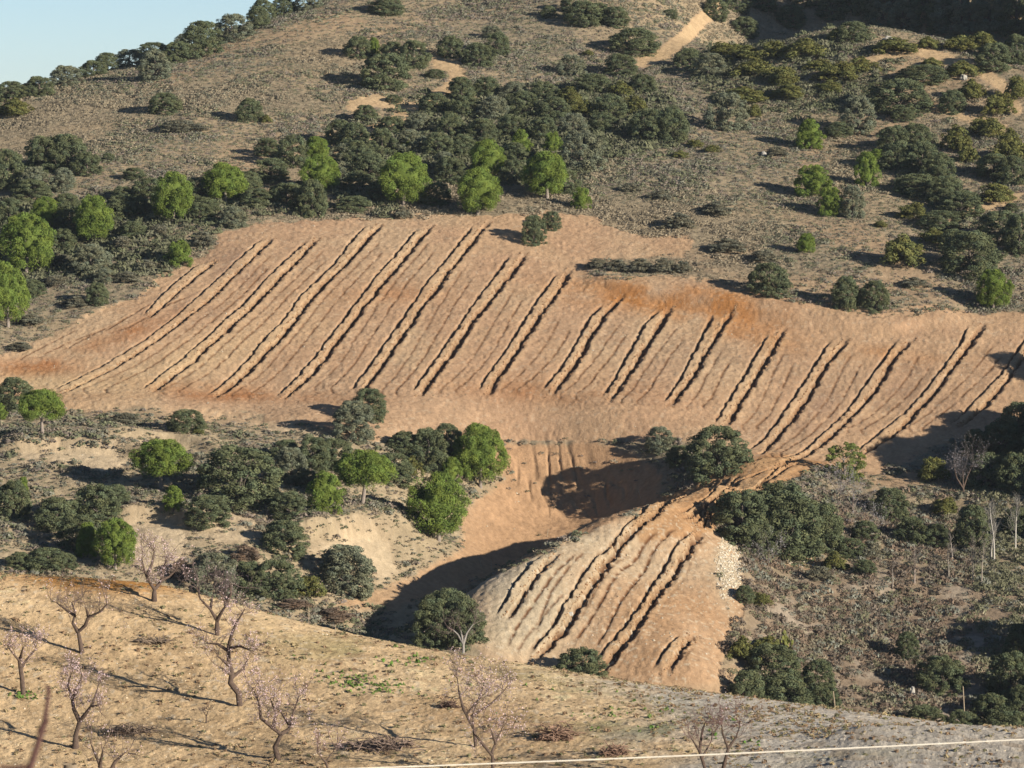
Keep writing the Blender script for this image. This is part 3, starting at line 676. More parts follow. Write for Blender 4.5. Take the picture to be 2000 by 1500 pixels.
plant('O', 609, 428, 60, 78, 'upright grey oak in front of the two stacked pines'); plant('G', 668, 360, 30, 32, 'small grey bush right of the two stacked pines')
grove('oaks left of the two stacked pines', 'oaks left of the stacked pines', [('O',522,312,54,40),('O',572,335,66,70),('O',528,366,78,52)])
plant('P', 440, 394, 90, 78, 'round bright pine left of the shaded oak group'); plant('P', 337, 437, 92, 98, 'tall bright pine in the left pine belt beside the round one')
plant('P', 183, 472, 92, 92, 'leaning topped bright pine in the middle of the left pine belt'); plant('P', 90, 448, 70, 62, 'small pine behind the big pine at far left')
plant('P', 54, 534, 114, 122, 'largest bright pine of the left pine belt'); plant('P', 15, 636, 90, 128, 'bright pine cut by the left edge beside the scrub')
grove('dark oaks standing between the pines above the field', 'oaks between the pines', [('O',480,385,70,50),('O',560,410,80,50),('O',720,360,76,60),('O',745,400,60,44),('O',850,405,64,50),('O',880,365,66,54),('O',1000,370,60,54),('O',1005,330,60,50),('O',1105,385,56,54)])
grove('dark oaks in the left pine belt', 'oaks in the left pine belt', [('O',20,450,60,60),('O',135,455,66,60),('O',125,490,56,44),('O',235,440,70,54),('O',262,475,60,40),('O',290,400,70,50),('O',385,400,64,50),('O',390,440,60,40),('O',60,400,80,50),('O',60,590,60,40)])
plant('Q', 350, 526, 54, 56, 'young pine at the upper left corner of the field')
grove('grey bushes in front of the left pine belt', 'grey bushes below the left pines', [('G',175,545,80,66),('G',205,560,46,30),('O',190,604,50,48),('G',455,448,52,44),('S',398,486,50,36),('S',240,492,54,32),('S',310,470,60,30),('S',120,520,50,30)])
grove('low shrubs bordering the left side of the field', 'shrubs along the left side of the field', [('S',60,640,70,26),('S',150,610,70,28),('S',250,560,60,28),('S',290,535,54,26),('S',110,570,70,26),('S',40,690,60,22)])
grove('dark bushes scattered behind the left pine belt', 'bushes behind the left pines', [('O',240,400,54,34),('O',130,425,60,46),('O',270,430,54,40),('O',400,425,60,36),('S',20,420,60,40),('O',500,410,70,38),('O',700,380,60,44),('O',690,418,70,34)])
# upper right: kermes mats and oaks
grove('yellow green mats along the crest of the right spur', 'mats on the spur crest', [('O',1345,140,64,42),('G',1384,160,76,54),('J',1420,120,84,42),('J',1457,130,84,44),('J',1512,122,70,46),('J',1572,126,116,52),('J',1640,85,64,34)])
grove('yellow green mats below the crest of the right spur', 'mats below the spur crest', [('J',1475,164,104,48),('J',1531,176,68,50),('J',1541,206,80,42),('J',1636,170,96,56),('J',1681,150,74,40),('J',1618,190,66,34),('J',1600,140,60,30)])
grove('green mats at the top right of the spur', 'mats at the top right', [('O',1667,86,66,44),('J',1744,118,108,46),('J',1814,100,54,34),('J',1874,108,76,44),('J',1916,105,78,48),('J',1821,134,52,28),('J',1881,158,80,44),('O',1940,145,76,58),('O',1985,128,60,64)])
grove('dark shrub oaks in the middle of the right slope', 'shrub oaks mid right slope', [('O',1755,232,126,74),('O',1804,170,104,42),('O',1765,242,52,30),('O',1860,226,56,48),('J',1898,204,66,48),('J',1950,235,66,62),('J',1986,206,56,60)])
plant('J', 1452, 218, 140, 44, 'long yellow green mat behind the flat topped oak'); plant('G', 1420, 262, 84, 80, 'flat topped grey oak with tall pale trunk on the right slope')
plant('J', 1470, 236, 42, 34, 'small green bush right of the flat topped oak trunk')
plant('G', 1674, 268, 74, 80, 'grey green oak above the round pine on the right slope'); plant('O', 1640, 272, 60, 34, 'dark low bush left of the grey green oak')
plant('Q', 1582, 298, 64, 64, 'round bright pine high on the right slope below the grey oak')
plant('S', 1517, 312, 56, 26, 'low grey bush left of the round high pine'); plant('Q', 1713, 318, 32, 26, 'tiny bright pine top beside the dark oak mass')
plant('Q', 1692, 371, 54, 72, 'narrow upright bright pine on the right slope'); plant('Q', 1586, 390, 76, 66, 'larger of the touching pair of pines on the right slope')
plant('Q', 1622, 427, 56, 62, 'smaller of the touching pair of pines on the right slope'); plant('G', 1664, 432, 54, 66, 'grey oak beside the touching pair of pines')
grove('oaks in the upper half of the dark right mass', 'upper dark oak mass', [('O',1744,308,68,54),('O',1790,302,66,54),('O',1755,345,74,64),('O',1800,350,74,66)])
grove('oaks in the lower half of the dark right mass', 'lower dark oak mass', [('O',1832,362,68,64),('O',1790,388,88,50),('O',1846,400,68,60),('O',1876,426,90,56)])
grove('green mats between the dark oak mass and right edge', 'mats by the right edge', [('J',1867,306,66,62),('J',1890,326,48,42),('J',1930,280,88,54),('J',1972,325,76,74),('O',1940,358,78,54),('O',1978,365,60,60),('J',1944,404,78,52)])
grove('low bushes beside the pale path on the right', 'bushes beside the pale path', [('J',1784,434,66,46),('O',1835,454,78,44),('J',1720,452,32,20),('O',1975,410,30,18)])
grove('dark oaks above the lone pine by the right edge', 'dark oaks above the lone pine', [('J',1766,536,98,82),('J',1820,482,66,42),('O',1892,550,120,94),('O',1951,482,96,70),('O',1990,505,64,80),('O',1860,500,60,50)])
plant('P', 1940, 604, 74, 78, 'lone bright pine above the right end of the field'); plant('S', 1785, 570, 62, 26, 'low grey scrub bush left of the lone right pine')
plant('Q', 1576, 502, 42, 42, 'small round yellow pine alone in the scrub above the field')
plant('O', 1503, 595, 78, 70, 'single round dark oak above the orange cut of the field')
plant('O', 1653, 618, 66, 68, 'left one of two touching oaks above the field'); plant('O', 1709, 622, 60, 60, 'right one of two touching oaks above the field')
grove('grey shrubs in the strip above the orange cut', 'shrub strip above the cut', [('S',1165,536,50,26),('S',1205,540,56,30),('S',1250,541,60,34),('S',1295,541,60,38),('S',1332,540,44,30)])
plant('O', 1043, 482, 50, 60, 'upright dark bush inside the top of the ploughed field'); plant('O', 1077, 452, 40, 38, 'smaller bush behind the upright one in the field')
grove('grey shrubs on the scrub slope above the field corner', 'shrubs above the field corner', [('S',1325,455,70,40),('S',1400,430,80,36),('S',1290,400,60,26),('S',1230,380,50,24),('S',1420,500,90,36),('S',1490,520,70,30),('J',1330,310,40,22),('J',1358,290,40,22),('J',1390,300,40,20)])
# top right shaded ravine
grove('tall oaks half shaded at the top right corner', 'oaks in the top right corner', [('G',1725,50,84,92),('G',1765,72,66,70),('O',1822,60,100,96),('G',1875,74,110,110),('G',1930,70,100,104),('O',1985,74,100,110),('O',1700,30,80,80),('O',1780,20,90,90)], y0=484)
plant('O', 1395, 40, 56, 42, 'shaded oak on the bank of the upper sandy gully', y0=484); grove('shaded bushes in the dark ravine at top right', 'ravine bushes', [('O',1455,75,60,40),('O',1440,30,56,40),('O',1490,25,60,36),('O',1545,55,66,44),('O',1570,15,60,40),('O',1625,40,66,46),('O',1665,20,60,50)], y0=484)
# oaks crowning the spur beyond the frame, whose shade fills the ravine
grove('oaks on the wooded spur east of the ravine', 'oaks on the east spur', [('O',2150,60,150,130),('O',2290,40,150,140),('O',2420,20,150,140)])
# left lower slope
plant('O', 27, 808, 74, 64, 'dark oak behind the round pine at the left below the field'); plant('U', 81, 872, 98, 88, 'round pine with short trunk below the left end of the field')
plant('Q', 0, 828, 34, 36, 'pine sliver at the left edge beside the dark oak')
plant('O', 364, 862, 76, 52, 'dark bush alone just below the field bank'); plant('S', 240, 838, 80, 30, 'grey low bush left of the dark bank bush')
plant('J', 385, 862, 30, 18, 'tiny yellow green shrub under the dark bank bush')
plant('U', 315, 964, 118, 102, 'pine with visible trunk standing alone on the pale left slope')
plant('O', 470, 1002, 172, 122, 'huge spreading dark oak in the centre of the left slope')
grove('oaks behind the huge spreading oak', 'oaks behind the spreading oak', [('O',560,905,66,48),('O',612,925,76,72),('O',655,922,76,66),('G',568,952,76,76)])
plant('G', 690, 862, 86, 78, 'pale grey green round oak just below the field'); plant('O', 720, 828, 76, 66, 'darker oak directly behind the pale one below the field')
grove('dark oaks left of the tall pine over the gully', 'dark oaks over the gully', [('O',790,890,66,50),('O',835,918,84,84),('O',872,885,64,56),('O',768,948,84,62),('J',805,935,44,50)])
plant('P', 938, 948, 108, 124, 'tall dense pine on the brink above the bare gully'); plant('Q', 881, 948, 50, 56, 'small dark green pine at the foot of the tall dense pine')
plant('P', 854, 1056, 124, 132, 'largest pine in front by the gully floor'); plant('U', 710, 1012, 122, 106, 'umbrella shaped pine with bare trunk')
plant('Q', 635, 1038, 78, 86, 'conical young pine left of the umbrella pine')
grove('oaks below the conical young pine', 'oaks below the conical pine', [('O',563,1028,76,56),('O',556,1092,102,72),('O',600,960,50,40)])
plant('G', 677, 1168, 126, 98, 'big round grey oak at the mouth of the gully'); plant('J', 602, 1176, 80, 56, 'yellow green bush left of the big grey oak')
grove('brownish oaks between almond orchard and big grey oak', 'brownish oaks behind the orchard', [('G',420,1168,110,84),('O',485,1165,84,66),('O',540,1180,96,84)])
plant('B', 352, 1140, 64, 48, 'purple brown bare bush behind the first orchard tree'); plant('B', 480, 1110, 70, 46, 'brown twiggy bush on the pale bank')
plant('O', 28, 1020, 72, 82, 'dark oak at the left edge above the orchard'); plant('Q', 45, 965, 26, 36, 'small pine top behind the left edge oak')
grove('oaks in the dark clump left of the pale bank', 'oak clump by the pale bank', [('O',110,1040,86,72),('O',190,1035,104,86),('O',152,1078,84,72),('O',225,1010,60,50)])
plant('P', 227, 1115, 88, 100, 'dark lit pine with trunk just above the orchard edge'); plant('Q', 170, 1095, 50, 76, 'small shaded pine left of the orchard edge pine')
plant('Q', 339, 1026, 46, 52, 'little bright pine on the pale bank'); plant('O', 405, 1046, 86, 60, 'round grey oak right of the little bright pine')
grove('low oaks along the orchard edge at left', 'low oaks along the orchard edge', [('O',38,1122,52,38),('O',92,1126,88,50),('O',125,1122,50,36)])
# rim of the gully and right valley
plant('O', 1403, 940, 118, 104, 'big dark round oak between the field and the ramp'); plant('G', 1288, 888, 60, 50, 'pale olive bush on the rim above the shaded gully')
plant('O', 1325, 910, 50, 40, 'shaded bush between the olive bush and the big oak')
grove('huge dark oaks beside the stone heap', 'huge oaks beside the stone heap', [('O',1446,1066,122,100),('O',1522,1062,130,120),('O',1545,1098,140,128),('O',1608,1080,90,96),('O',1480,1088,90,72)])
plant('Y', 1648, 945, 84, 76, 'bright yellow green leafy tree below the field rows')
plant('J', 1822, 955, 68, 62, 'yellowish bush below the right end of the field'); plant('O', 1738, 1026, 76, 70, 'dark oak behind the blossoming almond bushes')
plant('O', 1690, 1060, 60, 44, 'low oak right of the huge oak group')
grove("oaks in deep shade by the valley's right edge", 'shaded oaks at the right', [('O',1905,900,60,60),('O',1955,905,80,80),('O',1990,900,90,110),('O',1930,975,90,80),('O',1985,985,90,90)])
grove('oaks on the shaded terrace behind the white poplars', 'oaks behind the poplars', [('O',1900,1080,78,92),('O',1830,1075,60,50),('J',1845,1010,60,46),('O',1780,1070,70,60),('O',1985,1050,60,60)])
grove('bushes scattered on the brown brush slope', 'bushes on the brush slope', [('O',1455,1180,46,36),('J',1485,1190,46,36),('J',1630,1130,60,46),('O',1690,1140,44,34),('O',1772,1290,48,58),('O',1660,1095,60,40),('S',1600,1150,60,36),('S',1700,1100,60,44)])
grove('oaks at the lower right corner of the mound', 'oaks below the stone heap', [('J',1450,1300,70,62),('J',1500,1285,64,46),('O',1512,1345,112,84),('O',1460,1402,96,92),('O',1528,1418,118,96),('O',1598,1358,66,66),('O',1604,1402,76,66)])
plant('O', 1841, 1360, 92, 80, 'round dark oak on the pale slope near the lower right'); grove('oaks at the foot of the lower right slope', 'oaks at the slope foot', [('O',1805,1448,96,66),('O',1878,1455,70,62),('O',1978,1480,92,92)])
grove('dark oaks filling the right edge of the brush slope', 'dark oaks at the right edge', [('O',1990,1300,60,80),('O',1972,1380,96,100),('O',1935,1430,84,70),('O',1995,1430,70,90)])
plant('O', 1135, 1352, 104, 86, 'dark round bush at the foot of the ploughed mound'); grove('oaks at the mouth of the dark gully', 'oaks in the gully mouth', [('O',850,1275,90,104),('O',905,1270,96,96),('O',875,1250,110,90)])
plant('B', 650, 1225, 100, 34, 'dry brown bush line at the gully mouth'); plant('B', 570, 1205, 90, 28, 'dry brown bush behind the orchard crest')
# trees beyond the right edge that throw the shade there
grove('big oaks beyond the right end of the valley', 'oaks beyond the valley', [('O',2075,985,160,190),('O',2160,960,170,210),('O',2080,900,150,150),('O',2250,930,170,230),('P',2150,770,120,140),('O',2080,1330,130,150),('P',2172,975,180,230),('P',2235,990,180,240),('O',2300,1005,180,210),('P',2380,1015,180,240),('O',2150,935,160,190),('P',2290,945,180,230),('P',2350,965,180,240)])
grove('trees east of the shaded valley end', 'trees east of the valley', [('O',2200,1330,160,190),('O',2120,1440,130,150),('P',2650,790,180,190),('P',2740,760,190,200),('O',2830,740,190,190),('P',2600,830,170,180),('O',2150,1080,120,120)])
# ------------------------------------------------------------------ bare trees: traced limbs, grown twigs
def grow(r, p, d, L, rad, depth, out, tips, bend=.25, up=.15, kids=(2, 4)):
    n = 4; P = [p]; q = p.copy(); dd = d.copy()
    for i in range(n):
        dd = unit(dd+bend*r.normal(size=3)+np.array([0, 0, up])); q = q+dd*L/n; P.append(q)
    out.append(tube(P, np.linspace(rad, rad*.45, n+1), 4 if rad > .02 else 3))
    tips.append(np.array(P[1:]))
    if depth <= 0: return
    for k in range(r.integers(*kids)+1):
        t = r.uniform(.3, 1); j = min(int(t*n)+0, n); a = unit(dd+.9*r.normal(size=3))
        grow(r, P[j], a, L*r.uniform(.5, .8), rad*.5, depth-1, out, tips, bend, up, kids)
def almond(label, limbs, seed, blossom, twig=1.0, near=True, dens=3, tcol=(.17, .125, .10), wcol=(.27, .20, .16), r0=.11, name='almond_tree', cat='almond tree', group=None, size=.9, up=.18, bcol=(.95, .74, .74)):
    """limbs: photo polylines, the first starts at the foot of the trunk"""
    r = np.random.default_rng(seed)
    f = hit(*limbs[0][0], near=near); d = f[1]*CP-f[2]*SP; f[2] = float(ground(f[0], f[1]))
    root = link(name, None); root.location = f; tag(root, label, cat, group)
    fu, fv = limbs[0][0]
    def P3(l, dy0, dy1): return np.array([[(u-fu)/F*d, dy0+(dy1-dy0)*i/max(len(l)-1, 1), (fv-v)/F*d] for i, (u, v) in enumerate(l)])
    tr, tw, tips = [], [], []
    for li, l in enumerate(limbs):
        P = P3(l, 0 if li == 0 else 0.0, 0 if li == 0 else r.uniform(-.7, .7)); 
        if li == 0: P = np.vstack([P[0]-[0, 0, .3], P])
        ra = r0 if li == 0 else r0*.62
        Rr = np.linspace(ra*1.15, ra*(.72 if li == 0 else .35), len(P))
        tr.append(tube(P, Rr*(1+.15*r.normal(size=len(P)).clip(-1, 1)), 7))
        if li == 0: continue
        for j in range(1, len(P)):
            for k in range(dens if j > 1 else 1):
                a = unit(P[j]-P[j-1]+.9*r.normal(size=3)+[0, 0, .3]); st = P[j-1]+(P[j]-P[j-1])*r.random()
                grow(r, st, a, size*r.uniform(.5, 1)*twig, .0115, 2, tw, tips, .28, up)
        for k in range(3): grow(r, P[-1], unit(P[-1]-P[-2]+.7*r.normal(size=3)), size*twig, .014, 2, tw, tips, .28, up)
    V, Fq = merge(tr); link('trunk', mesh_np('trunk', V, Fq, np.ones((len(V), 3))*tcol, bark, smooth=True), root)
    V, Fq = merge(tw); link('twigs', mesh_np('twigs', V, Fq, np.ones((len(V), 3))*wcol, bark), root)
    if blossom:
        T = np.concatenate(tips); T = T[r.random(len(T)) < blossom]; cl = vn(T[:, 0]+seed, T[:, 2]+T[:, 1], .55, seed); T = T[cl > .35]
        T = np.repeat(T, 2, 0)+r.normal(size=(len(T)*2, 3))*.04
        if len(T):
            V, Fq, C = leaves(T, np.full(len(T), .03), 1, .026, r, base_tint=bcol, tvar=.18)
            link('blossom', mesh_np('blossom', V, Fq, C, leaf, cdom='FACE'), root)
    return root
almond('almond tree with forked trunk at the top edge of the orchard', [[(301,1174),(301,1160),(302,1150)],[(302,1151),(295,1140),(288,1127),(283,1112),(279,1090)],[(302,1151),(310,1142),(316,1132),(318,1112),(324,1090)],[(314,1134),(330,1127),(348,1108)],[(287,1126),(297,1100),(300,1078)]], 1, .3, 1.0)
almond('bare brownish almond tree with wide Y trunk, second row at left', [[(160,1279),(157,1260),(153,1238)],[(153,1238),(142,1221),(147,1202),(140,1180)],[(146,1205),(130,1194),(112,1180)],[(153,1238),(168,1224),(174,1208),(198,1196),(212,1180)],[(174,1208),(172,1185)]], 2, .10, 1.0, size=1.0)
almond('grey twiggy almond tree right of the forked one near the crest', [[(424,1243),(424,1228),(424,1214)],[(424,1214),(411,1190),(393,1169),(387,1145)],[(424,1214),(434,1196),(444,1181),(432,1154)],[(440,1185),(452,1160),(450,1140)],[(411,1190),(415,1165)]], 3, .10, 1.1, wcol=(.27, .21, .19), size=1.0)
almond('tall almond tree with S-curved trunk and pink blossom', [[(468,1382),(466,1357),(450,1337),(453,1316),(447,1292),(447,1264)],[(447,1264),(453,1244),(462,1220),(477,1196)],[(453,1327),(474,1311),(482,1296)],[(447,1301),(429,1280)],[(451,1320),(432,1301)],[(447,1270),(470,1262),(490,1268)],[(447,1275),(425,1262),(405,1262)]], 4, .5, .9, size=.85)
almond('small pink almond tree with green weeds round its foot', [[(45,1357),(43,1327),(40,1304)],[(40,1304),(39,1289),(21,1262)],[(42,1306),(51,1292),(72,1268)],[(40,1290),(50,1262)]], 5, .45, .8, size=.9)
almond('pink almond tree with thick Y trunk and sawn right limb', [[(147,1462),(148,1436),(156,1409)],[(156,1409),(144,1385),(141,1367),(132,1340),(138,1320)],[(156,1409),(168,1394),(180,1377),(196,1374)],[(141,1367),(155,1340),(160,1318)],[(180,1380),(188,1350)]], 6, .5, .75, r0=.115, size=.9)
almond('pink almond tree with crooked trunk at the bottom left of centre', [[(543,1483),(537,1458),(549,1433)],[(549,1433),(534,1421),(510,1400),(507,1370),(495,1340)],[(549,1433),(564,1424),(570,1400),(582,1364)],[(534,1421),(540,1390),(530,1360)],[(566,1415),(545,1390)]], 7, .5, .9, size=1.0)
almond('broad pink almond tree whose trunk meets the bottom wire', [[(963,1508),(962,1476),(947,1457)],[(960,1470),(968,1451),(980,1427)],[(947,1457),(926,1430),(923,1394),(930,1370)],[(968,1451),(960,1420)]], 8, .55, 1.0, size=1.05, r0=.075)
almond('pink almond tree just behind the broad one', [[(929,1459),(926,1425),(905,1385)],[(905,1385),(896,1355),(893,1330)],[(912,1395),(935,1365),(945,1335)],[(920,1400),(960,1375),(985,1350)]], 18, .5, 1.0, r0=.07, size=1.0)
almond('leafless almond tree cut by the bottom edge at left', [[(215,1560),(212,1530),(206,1515)],[(206,1515),(195,1498),(177,1457)],[(210,1520),(224,1490),(243,1472)],[(195,1498),(205,1460)]], 9, .12, 1.0, size=.9)
almond('left one of two bare reddish almond trees at the bottom right', [[(1378,1520),(1377,1500),(1366,1465)],[(1366,1465),(1350,1440)],[(1366,1465),(1371,1433),(1378,1410)],[(1370,1480),(1390,1450)]], 10, .06, 1.0, wcol=(.30, .19, .17), r0=.07, size=1.0)
almond('right one of two bare reddish almond trees at the bottom right', [[(1413,1522),(1413,1500),(1422,1462)],[(1422,1462),(1410,1430),(1408,1412)],[(1422,1462),(1438,1440),(1445,1420)]], 11, .06, 1.0, wcol=(.30, .19, .17), r0=.07, size=1.0)
almond('low thin almond sapling between the S-curved and crooked trees', [[(403,1413),(403,1400)],[(403,1400),(398,1385)],[(403,1400),(410,1384)]], 12, .0, .5, r0=.03, size=.6)
almond('low pinkish almond cut by the bottom edge beside the crooked tree', [[(640,1500),(636,1488)],[(636,1488),(620,1465)],[(636,1488),(655,1462)]], 13, .25, .8, r0=.05, size=.9, wcol=(.33, .22, .19))
almond('pale trunked bare tree in front of the gully mouth oaks', [[(903,1291),(905,1275),(905,1262)],[(905,1262),(895,1245),(885,1235)],[(905,1262),(912,1240),(925,1222)],[(905,1262),(900,1235)]], 14, .12, 1.6, near=False, tcol=(.45, .42, .38), wcol=(.33, .24, .22), r0=.14, size=1.0, name='bare_tree', cat='tree')
almond('whitish blossoming tree against the deep shade at right', [[(1883,980),(1881,965)],[(1881,965),(1868,945),(1862,925)],[(1881,965),(1890,940),(1900,920)],[(1881,965),(1880,930)]], 15, .5, 2.0, near=False, r0=.12, size=1.1, name='blossom_tree', cat='tree', bcol=(.75, .70, .72), wcol=(.32, .27, .25))
for i, (u, v, lab) in enumerate(((1640, 975, 'upper'), (1665, 1005, 'middle'), (1700, 1045, 'lower'), (1500, 1105, 'isolated'))):
    almond({'upper': 'uppermost of the whitish blossoming bushes below the yellow green tree', 'middle': 'middle one of the whitish blossoming bushes beside the huge oaks', 'lower': 'lowest of the whitish blossoming bushes left of the dark oak',
            'isolated': 'small whitish blossoming bush right of the stone heap'}[lab],
           [[(u, v), (u, v-8)], [(u, v-8), (u-14, v-26)], [(u, v-8), (u+14, v-26)], [(u, v-8), (u+2, v-32)]], 30+i, .7, 1.6, near=False, r0=.06, size=1.0, name='blossom_bush', cat='bush', group='whitish blossoming bushes', bcol=(.85, .80, .82), wcol=(.30, .27, .25), tcol=(.25, .2, .17))
def poplar(label, u, v, h, seed, lean=0, col=(.66, .62, .55), dens=2, rad=.055, group='bare white poplars'):
    r = np.random.default_rng(seed)
    limbs = [[(u, v), (u+lean*.1, v-h*.25), (u+lean*.4, v-h*.5), (u+lean, v-h*.75), (u+lean*1.2, v-h)]]
    f = hit(u, v); d = f[1]*CP-f[2]*SP; f[2] = float(ground(f[0], f[1]))
    root = link('poplar_tree', None); root.location = f; tag(root, label, 'poplar tree', group)
    P = np.array([[(a-u)/F*d, .1*r.normal(), (v-b)/F*d] for a, b in limbs[0]]); P[0, 2] -= .3
    link('trunk', mesh_np('trunk', *tube(P, np.linspace(rad, rad*.2, 5), 6), np.ones((30, 3))*col, bark, smooth=True), root)
    tw, tips = [], []
    for k in range(int(5*dens)):
        t = r.uniform(.25, .98); q = P[0]+(P[-1]-P[0])*t; q[0] = np.interp(q[2], P[:, 2], P[:, 0])
        a = unit(np.array([r.normal(), r.normal(), 1.6])); grow(r, q, a, (1.5-t)*h/F*d*.33, .018, 1, tw, tips, .12, .25, (2, 4))
    V, Fq = merge(tw); link('twigs', mesh_np('twigs', V, Fq, np.ones((len(V), 3))*np.array(col)*.75, bark), root)
poplar('tallest white poplar of the pale trunks near the right edge', 1942, 1096, 112, 50, -8, dens=5, rad=.085)
poplar('white poplar nearest the right edge with forked pale trunk', 1983, 1075, 100, 51, 2, dens=5, rad=.085)
poplar('second pale stem close beside the tallest white poplar', 1936, 1092, 70, 59, 6, rad=.08)
poplar('bushy pale poplar in the lower group of thin trunks', 1900, 1152, 84, 52, 0, (.52, .46, .38), 4)
poplar('slim pale poplar right of the bushy poplar', 1917, 1156, 88, 53, 3, (.55, .48, .40), 2)
poplar('thin reddish poplar at the left of the terrace edge', 1786, 1152, 76, 54, 0, (.48, .40, .34), 3, .07)
poplar('shortest thin poplar leftmost on the terrace edge', 1743, 1158, 52, 55, 0, (.50, .43, .36), 2, .05)
poplar('thin pale poplar between the reddish and bushy ones', 1853, 1138, 62, 56, -2, (.52, .46, .38), 2, .06)
poplar('short pale stem in front of the shaded terrace oaks', 1860, 1098, 50, 57, -3, (.56, .5, .44), 2, .06)

# ------------------------------------------------------------------ ground cover: one mesh each, nobody could count it
def cover(name, label, cat, N, sampler, tuft, size, cols, seed, mat=None):
    r = np.random.default_rng(seed)
    x, y, s, ci = sampler(r, N)
    z = ground(x, y); n = len(x); V0, Q0 = tuft; a = r.random(n)*6.28; sc = size*(.55+.9*r.random(n)**1.5)*s
    ca, sa = np.cos(a), np.sin(a)
    vs = 1+.3*(r.random((n, 1))-.5)
    X = V0[None]*sc[:, None, None]
    V = np.stack([X[..., 0]*ca[:, None]-X[..., 1]*sa[:, None]+x[:, None], X[..., 0]*sa[:, None]+X[..., 1]*ca[:, None]+y[:, None], X[..., 2]*vs+z[:, None]-.02], -1)
    Fq = Q0[None]+np.arange(n)[:, None, None]*len(V0)
    C = np.asarray(cols)[ci]*(1+.35*(r.random((n, 1))-.5))
    C = np.repeat(C, len(Q0), 0)*(1+.25*(r.random((n*len(Q0), 1))-.5))
    o = link(name, mesh_np(name, V.reshape(-1, 3), Fq.reshape(-1, Q0.shape[1]), C, mat or leaf, cdom='FACE'))
    return tag(o, label, cat, kind='stuff')
def tuft_mesh(n, seed, h=.7, leafs=.2):
    r = np.random.default_rng(seed); d = unit(r.normal(size=(n, 3))); d[:, 2] = abs(d[:, 2])*h
    p = d*.42; nn = unit(d+.5*r.normal(size=(n, 3))); ax = unit(np.cross(nn, r.normal(size=(n, 3)))); ax = unit(ax+np.array([0, 0, .7])); bx = unit(np.cross(nn, ax))
    V = np.stack([p-ax*leafs*.6-bx*leafs*.6, p-ax*leafs*.6+bx*leafs*.6, p+ax*leafs], 1).reshape(-1, 3)
    return V, np.arange(n*3).reshape(-1, 3)
def far_sampler(dens, y0=280, y1=520):
    def f(r, N):
        y = y0+(y1-y0)*r.random(N); x = (r.random(N)-.5)*2*.155*y
        z = ground(x, y); u, v = proj(x, y, z); nz = vn(x, y, 1.6, 11)*.5+vn(x, y, .5, 12)*.3+vn(x, y, 5, 13)*.2
        k, s, ci = dens(x, y, u, v, nz, r); m = r.random(N) < k
        return x[m], y[m], s[m], ci[m]
    return f
PAL = [(.30,.295,.215),(.265,.28,.17),(.44,.375,.27),(.36,.30,.25),(.47,.40,.28),(.34,.34,.27)]
def d_up(x, y, u, v, nz, r):
    b = bare_far(u, v, nz); g = fbm(x, y, 6, 3, 200); g2 = fbm(x, y, 18, 2, 201)
    k = np.clip(.92-b, 0, 1)*sst(.14, .42, g+.12)*(v < 760)*(y < 548)
    c = r.random(len(x)); sel = g2+.25*(c-.5)
    ci = np.where(sel > .56, np.where(c < .5, 2, 4), np.where(c < .35, 0, np.where(c < .6, 1, np.where(c < .85, 3, 5))))
    return k, .8+.5*(g > .5), ci
cover('scrub', 'grey and straw coloured low scrub covering the far hill', 'scrub', 185000, far_sampler(d_up, 350, 548), tuft_mesh(16, 1, .7, .16), .58, PAL, 5)
def d_thick(x, y, u, v, nz, r):
    k = np.maximum(pmask(u, v, [(640,300),(700,240),(860,180),(1100,170),(1260,150),(1330,230),(1330,290),(1180,310),(1150,350),(900,350),(760,330),(680,350)], 14, (nz-.5)*30), pmask(u, v, [(-60,400),(150,400),(420,380),(760,370),(760,420),(520,418),(430,440),(330,530),(200,590),(-60,690)], 14, (nz-.5)*40)*.85)
    k = np.maximum(k, pmask(u, v, [(1340,110),(1650,70),(1800,150),(1640,230),(1400,215)], 20, (nz-.5)*40)*.75); k = np.maximum(k, pmask(u, v, [(1720,260),(1820,260),(1900,440),(1760,380)], 14)*.6)
    return k*(1-.8*bare_far(u, v, nz)), .7+.8*r.random(len(x)), r.integers(0, 3, len(x))
cover('undergrowth', 'dark green bushy undergrowth filling the oak thickets', 'undergrowth', 36000, far_sampler(d_thick, 380, 500), tuft_mesh(36, 12, .85, .13), 1.15, [(.205,.225,.13),(.24,.25,.15),(.27,.27,.18)], 21)
def d_low(x, y, u, v, nz, r):
    b = bare_far(u, v, nz); g = fbm(x, y, 4, 3, 210)
    k = np.clip(.95-b, 0, 1)*sst(.25, .5, g+.1)*(v >= 740)*((u < 1250) | (v < 1000))
    c = r.random(len(x)); ci = np.where(c < .22, 0, np.where(c < .48, 1, np.where(c < .58, 5, np.where(c < .84, 2+2*(g < .5), 3))))
    return k, .8+.6*(g > .55), ci
cover('undergrowth', 'olive grey low growth on the slopes below the field', 'undergrowth', 42000, far_sampler(d_low, 286, 360), tuft_mesh(18, 2, .7, .16), .62, PAL, 6)
def d_right(x, y, u, v, nz, r):
    b = bare_far(u, v, nz); g = fbm(x, y, 3, 3, 220); w = sst(.60, .72, fbm(x, y, 3, 4, 99))
    k = np.clip(1-b, 0, 1)*(u > 1400)*(v > 960)*(1-.75*w)*sst(.2, .42, g)
    c = r.random(len(x)); brown = (u < 1900)
    ci = np.where(brown & (c < .55), np.where(c < .3, 0, 1), np.where(c < .7, 2, np.where(c < .85, 3, 4)))
    return k, .7+.9*r.random(len(x)), ci
cover('brushwood', 'brown and olive brush covering the lower right slope', 'brush', 46000, far_sampler(d_right, 284, 345), tuft_mesh(34, 3, .85, .13), .66, [(.36,.27,.20),(.30,.25,.20),(.29,.29,.18),(.42,.38,.27),(.36,.37,.30)], 7)
